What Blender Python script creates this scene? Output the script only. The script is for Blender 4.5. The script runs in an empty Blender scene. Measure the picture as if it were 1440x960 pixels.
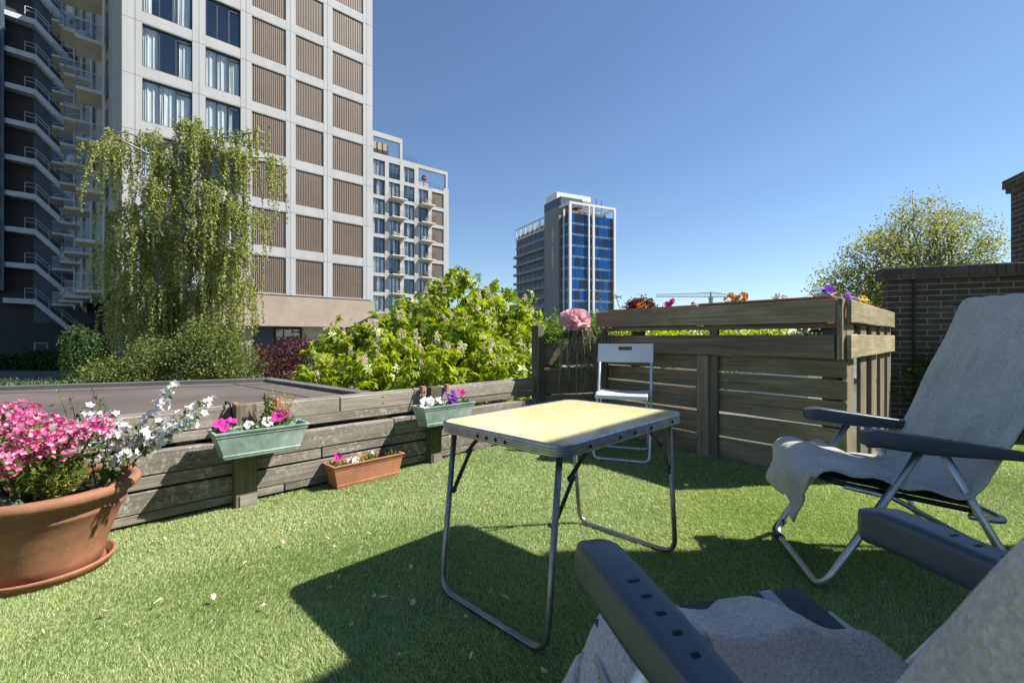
import bpy, bmesh, math, random
import numpy as np
from mathutils import Vector, Matrix
rng = np.random.default_rng(7)
random.seed(7)
SC = bpy.context.scene
COL = SC.collection
R = math.radians

# ------------------------------------------------------------------ materials
class NT:
    """small helper round one node tree"""
    def __init__(s, name):
        s.m = bpy.data.materials.new(name); s.m.use_nodes = True
        s.n = s.m.node_tree.nodes; s.l = s.m.node_tree.links
        s.b = s.n['Principled BSDF']; s.out = s.n['Material Output']
    def add(s, t, **kw):
        o = s.n.new(t)
        for k, v in kw.items(): setattr(o, k, v)
        return o
    def link(s, a, b): s.l.new(a, b)
    def coord(s, scale=(1, 1, 1), kind='Object'):
        tc = s.add('ShaderNodeTexCoord'); mp = s.add('ShaderNodeMapping')
        mp.inputs['Scale'].default_value = scale
        s.link(tc.outputs[kind], mp.inputs['Vector']); return mp.outputs['Vector']
    def noise(s, vec, scale=5, detail=4, rough=.6, dist=0):
        o = s.add('ShaderNodeTexNoise'); o.inputs['Scale'].default_value = scale
        o.inputs['Detail'].default_value = detail; o.inputs['Roughness'].default_value = rough
        o.inputs['Distortion'].default_value = dist
        if vec: s.link(vec, o.inputs['Vector'])
        return o.outputs['Fac']
    def ramp(s, fac, stops):
        o = s.add('ShaderNodeValToRGB'); cr = o.color_ramp
        while len(cr.elements) < len(stops): cr.elements.new(.5)
        for e, (p, c) in zip(cr.elements, stops):
            e.position = p; e.color = (*c, 1) if len(c) == 3 else c
        s.link(fac, o.inputs['Fac']); return o.outputs['Color']
    def mix(s, fac, a, b, mode='MIX'):
        o = s.add('ShaderNodeMix', data_type='RGBA', blend_type=mode)
        for sock, v in ((o.inputs[0], fac), (o.inputs[6], a), (o.inputs[7], b)):
            if isinstance(v, (int, float)): sock.default_value = v
            elif isinstance(v, tuple): sock.default_value = (*v, 1) if len(v) == 3 else v
            else: s.link(v, sock)
        return o.outputs[2]
    def bump(s, h, strength=.3, dist=.01):
        o = s.add('ShaderNodeBump'); o.inputs['Strength'].default_value = strength
        o.inputs['Distance'].default_value = dist
        s.link(h, o.inputs['Height']); s.link(o.outputs['Normal'], s.b.inputs['Normal'])
    def set(s, rough=None, metal=None, spec=None, col=None):
        if rough is not None: s.b.inputs['Roughness'].default_value = rough
        if metal is not None: s.b.inputs['Metallic'].default_value = metal
        if spec is not None: s.b.inputs['Specular IOR Level'].default_value = spec
        if col is not None:
            if isinstance(col, tuple): s.b.inputs['Base Color'].default_value = (*col, 1)
            else: s.link(col, s.b.inputs['Base Color'])
        return s

def mat_plain(name, col, rough=.6, metal=0, var=.12, nscale=6, bump=0, spec=.5, bscale=60, bdist=.004):
    t = NT(name); v = t.coord()
    f = t.noise(v, nscale, 5)
    lo = tuple(c*(1-var) for c in col); hi = tuple(min(1, c*(1+var)) for c in col)
    t.set(rough, metal, spec, t.ramp(f, [(.3, lo), (.7, hi)]))
    if bump: t.bump(t.noise(v, bscale, 3), bump, bdist)
    return t.m

def mat_wood(name, dark, mid, light, green=None, gfac=.5, lichen=0, axis=0):
    """weathered board, grain along local x (axis 0) or z (axis 2)"""
    t = NT(name)
    oi = t.add('ShaderNodeObjectInfo')
    tc = t.add('ShaderNodeTexCoord'); ad = t.add('ShaderNodeVectorMath', operation='ADD')
    mu = t.add('ShaderNodeVectorMath', operation='SCALE'); mu.inputs[0].default_value = (17, 9, 31)
    t.link(oi.outputs['Random'], mu.inputs['Scale'])
    t.link(tc.outputs['Object'], ad.inputs[0]); t.link(mu.outputs[0], ad.inputs[1])
    def mp(sc):
        m = t.add('ShaderNodeMapping'); m.inputs['Scale'].default_value = sc if axis == 0 else (sc[2], sc[1], sc[0])
        t.link(ad.outputs[0], m.inputs['Vector']); return m.outputs['Vector']
    grain = t.noise(mp((1.6, 40, 60)), 1.0, 8, .7, .6)
    broad = t.noise(mp((2.2, 6, 7)), 1.0, 4, .6, .5)
    c = t.ramp(grain, [(.28, dark), (.5, mid), (.74, light)])
    c = t.mix(t.ramp(broad, [(.35, (0, 0, 0)), (.65, (.75, .75, .75))]), c, tuple(x*.55 for x in mid), 'MIX')
    br = t.ramp(oi.outputs['Random'], [(0, (.72, .72, .72)), (1, (1.15, 1.12, 1.08))])
    c = t.mix(1.0, c, br, 'MULTIPLY')
    if green:
        g = t.noise(mp((3, 5, 5)), 1.4, 5, .65)
        c = t.mix(t.ramp(g, [(.48, (0, 0, 0)), (.7, (gfac,)*3)]), c, green)
    if lichen:
        g = t.noise(mp((38, 38, 38)), 1.0, 4, .75)
        g2 = t.noise(mp((2.5, 3, 3)), 1.0, 2)
        mm = t.add('ShaderNodeMath', operation='MULTIPLY')
        t.link(t.ramp(g, [(.52, (0, 0, 0)), (.6, (1, 1, 1))]), mm.inputs[0])
        t.link(t.ramp(g2, [(.42, (0, 0, 0)), (.62, (lichen,)*3)]), mm.inputs[1])
        c = t.mix(mm.outputs[0], c, (.42, .40, .36))
    # knots
    vo = t.add('ShaderNodeTexVoronoi'); vo.inputs['Scale'].default_value = 1.0
    t.link(mp((3.1, 5, 7)), vo.inputs['Vector'])
    c = t.mix(t.ramp(vo.outputs['Distance'], [(.03, (.8,)*3), (.11, (0, 0, 0))]), c, tuple(x*.45 for x in dark))
    t.set(.85, 0, .25, c); t.bump(grain, .55, .004)
    return t.m

def mat_leaf(name, cols, trans=.35, rough=.5, tcol=None, spec=.3, patch=0):
    """foliage: colour picked per leaf, part of the light passing through"""
    t = NT(name)
    g = t.add('ShaderNodeNewGeometry')
    n = len(cols)
    c = t.ramp(g.outputs['Random Per Island'], [(i/(n-1) if n > 1 else 0, cc) for i, cc in enumerate(cols)] if n > 1 else [(0, cols[0]), (1, cols[0])])
    if patch:                                                       # worn and fresher patches across the ground
        c = t.mix(1.0, c, t.ramp(t.noise(t.coord(), patch, 4, .6, .6), [(.3, (.90, .92, .88)), (.5, (1.02, 1.02, 1)), (.72, (1.18, 1.12, 1.14))]), 'MULTIPLY')
    t.set(rough, 0, spec, c)
    tr = t.add('ShaderNodeBsdfTranslucent'); mx = t.add('ShaderNodeMixShader')
    mx.inputs[0].default_value = trans
    tc = t.mix(1.0, c, tcol or (1.5, 1.6, .8), 'MULTIPLY'); t.link(tc, tr.inputs['Color'])
    t.link(t.b.outputs[0], mx.inputs[1]); t.link(tr.outputs[0], mx.inputs[2]); t.link(mx.outputs[0], t.out.inputs['Surface'])
    return t.m

def mat_glass(name, tint=(.75, .85, .9), refl=.10, dark=(.02, .03, .04), opaque=0.0, rough=.03):
    t = NT(name)
    tr = t.add('ShaderNodeBsdfTransparent'); tr.inputs[0].default_value = (*tint, 1)
    gl = t.add('ShaderNodeBsdfGlossy'); gl.inputs['Roughness'].default_value = rough
    gl.inputs['Color'].default_value = (.85, .92, 1, 1)
    fr = t.add('ShaderNodeLayerWeight'); fr.inputs['Blend'].default_value = .5
    pw = t.add('ShaderNodeMath', operation='POWER'); pw.inputs[1].default_value = 4; t.link(fr.outputs['Facing'], pw.inputs[0])
    ma = t.add('ShaderNodeMath', operation='MULTIPLY_ADD'); ma.inputs[1].default_value = .85; ma.inputs[2].default_value = refl+.04
    t.link(pw.outputs[0], ma.inputs[0])
    di = t.add('ShaderNodeBsdfDiffuse'); di.inputs[0].default_value = (*dark, 1)
    m0 = t.add('ShaderNodeMixShader'); m0.inputs[0].default_value = opaque
    t.link(tr.outputs[0], m0.inputs[1]); t.link(di.outputs[0], m0.inputs[2])
    mx = t.add('ShaderNodeMixShader'); t.link(ma.outputs[0], mx.inputs[0])
    t.link(m0.outputs[0], mx.inputs[1]); t.link(gl.outputs[0], mx.inputs[2]); t.link(mx.outputs[0], t.out.inputs['Surface'])
    return t.m

def mat_brick(name, c1, c2, mortar, bw=.2, bh=.055, ms=.012, rough=.85):
    t = NT(name)
    tc = t.add('ShaderNodeTexCoord'); sx = t.add('ShaderNodeSeparateXYZ'); cx = t.add('ShaderNodeCombineXYZ')
    t.link(tc.outputs['Object'], sx.inputs[0])
    sm = t.add('ShaderNodeMath', operation='ADD'); t.link(sx.outputs[0], sm.inputs[0]); t.link(sx.outputs[1], sm.inputs[1])
    t.link(sm.outputs[0], cx.inputs[0]); t.link(sx.outputs[2], cx.inputs[1])
    bk = t.add('ShaderNodeTexBrick')
    bk.inputs['Scale'].default_value = 1; bk.inputs['Brick Width'].default_value = bw; bk.inputs['Row Height'].default_value = bh
    bk.inputs['Mortar Size'].default_value = ms/2; bk.inputs['Mortar Smooth'].default_value = .15; bk.inputs['Bias'].default_value = -.1
    bk.inputs['Color1'].default_value = (*c1, 1); bk.inputs['Color2'].default_value = (*c2, 1); bk.inputs['Mortar'].default_value = (*mortar, 1)
    t.link(cx.outputs[0], bk.inputs['Vector'])
    f = t.noise(t.coord(), 14, 6, .7)
    c = t.mix(1.0, bk.outputs['Color'], t.ramp(f, [(.25, (.6,)*3), (.75, (1.3,)*3)]), 'MULTIPLY')
    t.set(rough, 0, .25, c)
    ad = t.add('ShaderNodeMath', operation='MULTIPLY_ADD'); ad.inputs[1].default_value = -1.0
    t.link(bk.outputs['Fac'], ad.inputs[0]); t.link(t.noise(t.coord(), 70, 4), ad.inputs[2]); t.bump(ad.outputs[0], .7, .006)
    return t.m

M = {}
# ------------------------------------------------------------------ mesh helpers
class MB:
    def __init__(s): s.v = []; s.f = []; s.mi = []; s.k = 0
    def add(s, vs, fs, xf=None):
        o = len(s.v)
        s.v += [tuple(xf @ Vector(p)) for p in vs] if xf is not None else [tuple(p) for p in vs]
        s.f += [tuple(i+o for i in f) for f in fs]; s.mi += [s.k]*len(fs)
        return s
    def box(s, x0, x1, y0, y1, z0, z1, xf=None):
        vs = [(x, y, z) for z in (z0, z1) for y in (y0, y1) for x in (x0, x1)]
        return s.add(vs, [(0, 2, 3, 1), (4, 5, 7, 6), (0, 1, 5, 4), (2, 6, 7, 3), (0, 4, 6, 2), (1, 3, 7, 5)], xf)
    def prism(s, poly, z0, z1, xf=None):
        n = len(poly)
        vs = [(x, y, z0) for x, y in poly]+[(x, y, z1) for x, y in poly]
        return s.add(vs, [tuple(range(n-1, -1, -1)), tuple(range(n, 2*n))]+[(i, (i+1) % n, n+(i+1) % n, n+i) for i in range(n)], xf)
    def tube(s, pts, r, seg=8, closed=False, caps=True):
        P = [Vector(p) for p in pts]; n = len(P)
        rr = r if isinstance(r, (list, tuple)) else [r]*n
        vs = []; fs = []; up = None
        for i in range(n):
            a = P[(i-1) % n] if (closed or i > 0) else P[i]
            b = P[(i+1) % n] if (closed or i < n-1) else P[i]
            d = (b-a).normalized()
            if up is None:
                up = d.orthogonal().normalized()
            up = (up-d*up.dot(d))
            up = up.normalized() if up.length > 1e-6 else d.orthogonal().normalized()
            w = d.cross(up)
            for k in range(seg):
                an = 2*math.pi*k/seg
                vs.append(P[i]+(up*math.cos(an)+w*math.sin(an))*rr[i])
        m = n if closed else n-1
        for i in range(m):
            j = (i+1) % n
            for k in range(seg):
                k2 = (k+1) % seg
                fs.append((i*seg+k, i*seg+k2, j*seg+k2, j*seg+k))
        if caps and not closed:
            fs.append(tuple(range(seg-1, -1, -1))); fs.append(tuple((n-1)*seg+k for k in range(seg)))
        return s.add(vs, fs)
    def lathe(s, prof, seg=48, c=(0, 0, 0), sx=1, sy=1):
        vs = []; fs = []
        for r, z in prof:
            for k in range(seg):
                a = 2*math.pi*k/seg; vs.append((c[0]+r*math.cos(a)*sx, c[1]+r*math.sin(a)*sy, c[2]+z))
        for i in range(len(prof)-1):
            for k in range(seg):
                k2 = (k+1) % seg; fs.append((i*seg+k, i*seg+k2, (i+1)*seg+k2, (i+1)*seg+k))
        return s.add(vs, fs)
    def grid(s, fn, nu, nv):
        vs = [fn(i/nu, j/nv) for i in range(nu+1) for j in range(nv+1)]
        fs = [(i*(nv+1)+j, (i+1)*(nv+1)+j, (i+1)*(nv+1)+j+1, i*(nv+1)+j+1) for i in range(nu) for j in range(nv)]
        return s.add(vs, fs)
    def build(s, name, mat, parent=None, smooth=False, bevel=0, solid=0, seg=2, sub=0):
        me = bpy.data.meshes.new(name); me.from_pydata(s.v, [], s.f)
        for m in (mat if isinstance(mat, (list, tuple)) else [mat]): me.materials.append(m)
        if max(s.mi or [0]): me.polygons.foreach_set('material_index', s.mi)
        if smooth: me.polygons.foreach_set('use_smooth', [True]*len(me.polygons))
        me.update()
        o = bpy.data.objects.new(name, me); COL.objects.link(o)
        if parent: o.parent = parent
        if solid:
            q = o.modifiers.new('solid', 'SOLIDIFY'); q.thickness = solid; q.offset = 0
        if bevel:
            q = o.modifiers.new('bevel', 'BEVEL'); q.width = bevel; q.segments = seg; q.limit_method = 'ANGLE'; q.angle_limit = R(40)
        if sub:
            q = o.modifiers.new('sub', 'SUBSURF'); q.levels = sub; q.render_levels = sub
        if smooth and (bevel or solid): pass
        return o

def np_mesh(name, V, F, mat, parent=None, smooth=False):
    """V (n,3), F (m,k) int array -> one mesh object"""
    me = bpy.data.meshes.new(name); m, k = F.shape
    me.vertices.add(len(V)); me.vertices.foreach_set('co', V.astype(np.float32).ravel())
    me.loops.add(m*k); me.loops.foreach_set('vertex_index', F.astype(np.int32).ravel())
    me.polygons.add(m); me.polygons.foreach_set('loop_start', np.arange(0, m*k, k, dtype=np.int32))
    try: me.polygons.foreach_set('loop_total', np.full(m, k, dtype=np.int32))
    except Exception: pass
    me.materials.append(mat)
    if smooth: me.polygons.foreach_set('use_smooth', np.ones(m, dtype=bool))
    me.update(calc_edges=True); me.validate()
    o = bpy.data.objects.new(name, me); COL.objects.link(o)
    if parent: o.parent = parent
    return o

def unit(a): return a/np.maximum(np.linalg.norm(a, axis=1, keepdims=True), 1e-9)

def leaves(name, P, D, L, W, mat, parent=None, fold=.25, Nrm=None, droop=.0):
    """one folded kite per leaf; P base, D long axis"""
    n = len(P); D = unit(D)
    if Nrm is None: Nrm = rng.normal(size=(n, 3))+np.array([0, 0, .6])
    S = unit(np.cross(D, Nrm)); N = unit(np.cross(S, D))
    L = np.broadcast_to(L, (n,))[:, None]; W = np.broadcast_to(W, (n,))[:, None]
    tip = P+D*L; tip[:, 2] -= (L*droop)[:, 0]
    mid = P+D*L*.45+N*W*fold
    V = np.stack([P, mid-S*W*.5, tip, mid+S*W*.5], 1).reshape(-1, 3)
    F = np.arange(n*4).reshape(n, 4)
    return np_mesh(name, V, F, mat, parent)

def tag(o, label, cat, group=None):
    o['label'] = label; o['category'] = cat
    if group: o['group'] = group
    return o
def thing(name, label, cat, loc=(0, 0, 0), rotz=0, group=None):
    o = bpy.data.objects.new(name, None); COL.objects.link(o)
    o.empty_display_size = .1
    o.location = loc; o.rotation_euler = (0, 0, rotz)
    return tag(o, label, cat, group)
def struct(o, kind='structure'):
    o['kind'] = kind; return o
def copy_tree(o, parent=None):
    c = o.copy(); COL.objects.link(c)
    if parent: c.parent = parent
    for ch in list(o.children): copy_tree(ch, c)
    return c
def arc(c, r, a0, a1, n, ax=0):
    """points on an arc in the local plane (first two axes)"""
    return [(c[0]+r*math.cos(a0+(a1-a0)*i/n), c[1]+r*math.sin(a0+(a1-a0)*i/n)) for i in range(n+1)]
def smooth_path(pts, rad, n=5):
    """round off the corners of a polyline"""
    P = [Vector(p) for p in pts]; out = [P[0]]
    for i in range(1, len(P)-1):
        a, b, c = P[i-1], P[i], P[i+1]
        d1 = (a-b); d2 = (c-b); k = min(rad, d1.length*.48, d2.length*.48)
        p0 = b+d1.normalized()*k; p1 = b+d2.normalized()*k
        for j in range(n+1):
            t = j/n; out.append(p0*(1-t)**2+b*2*t*(1-t)+p1*t**2)
    return out+[P[-1]]

# ------------------------------------------------------------------ camera, light, world
EYE = .85
cam = bpy.data.cameras.new('camera'); co = bpy.data.objects.new('camera', cam); COL.objects.link(co)
co.location = (0, 0, EYE); co.rotation_euler = (R(90), 0, 0)
cam.sensor_width = 36; cam.sensor_fit = 'HORIZONTAL'; cam.lens = 16; cam.shift_y = -6/1440
cam.clip_start = .02; cam.clip_end = 4000
cam.dof.use_dof = True; cam.dof.focus_distance = 2.4; cam.dof.aperture_fstop = 8
SC.camera = co
SUN_SHIFT = Vector((-.91, -.06, -1))           # how a shadow falls per metre of height
sd = bpy.data.lights.new('sun', 'SUN'); sd.energy = 5.0; sd.angle = R(.5); sd.color = (1, .95, .87)
so = bpy.data.objects.new('sun', sd); COL.objects.link(so)
so.rotation_euler = SUN_SHIFT.to_track_quat('-Z', 'Y').to_euler(); so.location = (20, 0, 25)
w = bpy.data.worlds.new('World'); SC.world = w; w.use_nodes = True
wn = w.node_tree.nodes; sky = wn.new('ShaderNodeTexSky'); sky.sky_type = 'NISHITA'; sky.sun_disc = False
sky.sun_elevation = R(47.6); sky.sun_rotation = R(86); sky.altitude = 20; sky.air_density = 1.0; sky.dust_density = .1; sky.ozone_density = 4.5
w.node_tree.links.new(sky.outputs[0], wn['Background'].inputs['Color']); wn['Background'].inputs['Strength'].default_value = .076
SC.view_settings.view_transform = 'Standard'; SC.view_settings.look = 'None'; SC.view_settings.gamma = 1
SC.view_settings.exposure = .97
SC.cycles.max_bounces = 8; SC.cycles.transparent_max_bounces = 16; SC.cycles.caustics_reflective = False; SC.cycles.caustics_refractive = False
# ================================================================== SETTING
GZ = -1.6
def setting():
    t = NT('city_ground'); v = t.coord()
    t.set(.95, 0, .2, t.ramp(t.noise(v, .15, 6), [(.35, (.07, .09, .04)), (.55, (.14, .14, .11)), (.75, (.22, .21, .19))]))
    g = MB(); g.box(-1500, 1500, -300, 2500, GZ-.5, GZ); struct(g.build('ground', t.m))
    t = NT('path_paving'); v = t.coord()
    t.set(.9, 0, .2, t.ramp(t.noise(v, 3, 6), [(.3, (.10, .10, .11)), (.7, (.16, .16, .17))]))
    p = MB(); p.box(-60, -14, 27.0, 31.0, GZ+.004, GZ+.02); struct(p.build('path', t.m))
    # artificial lawn base: a terrace slab
    t = NT('turf_backing'); v = t.coord()
    t.set(.95, 0, .1, t.ramp(t.noise(v, 9, 6), [(.3, (.08, .125, .04)), (.7, (.13, .19, .06))]))
    s = MB(); s.prism([(-4.6, -.86), (.36, 4.02), (.86, 4.07), (1.93, 2.67), (3.55, 4.25), (6.5, 3.2), (6.5, -2.5), (-4.6, -2.5)], -.25, 0)
    struct(s.build('terrace_floor', t.m))
setting()
M['turf'] = mat_leaf('turf_fibre', [(.11, .17, .046), (.215, .295, .092), (.325, .405, .15), (.45, .50, .24), (.64, .64, .43)], .30, .45, spec=.35, patch=1.7)
def turf():
    n = 900000
    # uniform candidate points, thinned with distance so the near ground gets the most fibres
    P = np.stack([rng.uniform(-2.4, 3.9, n*6), rng.uniform(.35, 4.3, n*6)], 1)
    P = P[np.abs(P[:, 0]) < P[:, 1]*1.25+.1]
    keep = rng.random(len(P)) < np.clip(1.5/P[:, 1]**1.5, .10, 1)
    P = P[keep]
    P = P[P[:, 0] > 1.03*P[:, 1]-3.816-9] 
    ins = (P[:, 0]-(1.03*P[:, 1]-3.816)) > .02                        # right of the low fence
    q = (P[:, 0]-1.907)*.787+(P[:, 1]-2.65)*.617                      # behind the planter front (n = .787,.617)
    r = (P[:, 0]-1.907)*.70-(P[:, 1]-2.65)*.711                       # right of its side
    ins &= ~((q > -.02) & (r < .01))
    ins &= (P[:, 1] < 4.25-.35*(P[:, 0]-3.5))
    P = P[ins][:n]; n = len(P)
    h = rng.uniform(.005, .0115, n)*(1+.15*np.sin(P[:, 0]*7)*np.sin(P[:, 1]*6)); a = rng.uniform(0, 2*np.pi, n)
    wv = .00055+.00042*P[:, 1]
    lean = rng.uniform(.3, 1.5, n)*h; la = 2.2+1.3*np.sin(P[:, 0]*2.3+1.7*np.sin(P[:, 1]*1.9))+.8*np.sin(P[:, 1]*3.1+P[:, 0])+rng.normal(0, .9, n)
    b = np.stack([P[:, 0], P[:, 1], np.full(n, .0)], 1)
    s = np.stack([np.cos(a), np.sin(a), np.zeros(n)], 1)*wv[:, None]
    tip = b+np.stack([np.cos(la)*lean, np.sin(la)*lean, h], 1)
    V = np.stack([b-s, b+s, tip], 1).reshape(-1, 3)
    struct(np_mesh('artificial_grass', V, np.arange(n*3).reshape(n, 3), M['turf']), 'stuff')
turf()

# ================================================================== WHITE TOWER
t = NT('white_facade_panel'); c = t.ramp(t.noise(t.coord((1, 1, .05)), 1.6, 5, .65), [(.3, (.355, .355, .358)), (.55, (.405, .405, .41)), (.75, (.425, .425, .43))])
c = t.mix(t.ramp(t.noise(t.coord((.35, .35, .32)), 1, 0), [(.35, (0, 0, 0)), (.65, (.12,)*3)]), c, (.30, .30, .305)); t.set(.7, 0, .2, c); M['white_panel'] = t.m
M['white_seam'] = mat_plain('facade_seam', (.16, .16, .17), .9)
M['louvre'] = mat_plain('brown_metal_slat', (.185, .140, .108), .5, .0, .10, .6)
M['louvre_dark'] = mat_plain('brown_backing', (.07, .05, .04), .8)
M['win_frame'] = mat_plain('dark_window_frame', (.035, .04, .05), .45)
M['glass'] = mat_glass('window_glass', (.93, .95, .95), .03)
M['glass_rail'] = mat_glass('balcony_glass', (.86, .89, .90), -.02)
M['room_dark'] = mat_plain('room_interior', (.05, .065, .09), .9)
def curtain_mat():
    t = NT('pale_curtain'); v = t.coord((1, 1, .2))
    t.set(.9, 0, .1, t.ramp(t.noise(v, 3, 4), [(.3, (.66, .68, .66)), (.7, (.82, .83, .80))])); return t.m
M['curtain'] = curtain_mat()
M['beige_conc'] = mat_plain('beige_concrete', (.34, .275, .21), .85, 0, .12, .9, .15, bscale=20)
M['grey_conc'] = mat_plain('grey_concrete', (.30, .29, .27), .85, 0, .15, .8)
M['soffit'] = mat_plain('balcony_soffit', (.56, .53, .48), .85, 0, .1, 1.2)
M['slab_edge'] = mat_plain('balcony_edge', (.48, .49, .50), .8)
M['dark_brick'] = mat_brick('dark_grey_brick', (.055, .056, .062), (.082, .080, .084), (.065, .065, .07), .22, .07, .01)
M['dark_clad'] = mat_plain('blue_black_cladding', (.055, .075, .105), .5, 0, .2, .5)
M['stair_grey'] = mat_plain('stair_concrete', (.50, .54, .58), .8, 0, .12, 1)
M['rail_grey'] = mat_plain('grey_steel_rail', (.42, .44, .47), .5, .3)
M['light_wall'] = mat_plain('pale_render', (.55, .55, .53), .8)

def curtain(mb, x0, x1, y, z0, z1, folds):
    n = max(6, int(folds*6))
    mb.grid(lambda a, b: (x0+(x1-x0)*a, y+.035*math.sin(a*folds*6.283+.8*math.sin(b*2+x0))+.02*math.sin(a*folds*15), z0+(z1-z0)*b), n, 2)

def window(parent, x0, x1, z0, z1, y, lights=3, cur=((.0, .3), (.7, 1)), y_in=.8, sill=True):
    """dark framed window set in the plane y (outside is -y); panes and curtains are its own pieces"""
    f = MB(); b = .06
    f.box(x0, x1, y, y+.1, z0, z0+b); f.box(x0, x1, y, y+.1, z1-b, z1)
    xs = [x0+(x1-x0)*i/lights for i in range(lights+1)]
    for i, x in enumerate(xs):
        l = x if i == 0 else x-b/2 if i < lights else x-b
        f.box(l, l+b, y-.003, y+.103, z0+b, z1-b)
    if lights == 3:                                                # opening sash on the right
        f.box(xs[2]+.03, x1-b, y-.02, y+.08, z1-.28, z1-.2)
    o = f.build('window', M['win_frame'], parent)
    g = MB(); g.box(x0+.03, x1-.03, y+.045, y+.055, z0+.03, z1-.03); g.build('glass', M['glass'], o)
    if cur:
        c = MB()
        for a, e in cur: curtain(c, x0+.05+(x1-x0-.1)*a, x0+.05+(x1-x0-.1)*e, y+.15, z0+.05, z1-.08, (e-a)*(x1-x0)*3.2)
        c.build('curtain', M['curtain'], o)
    return o

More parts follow.
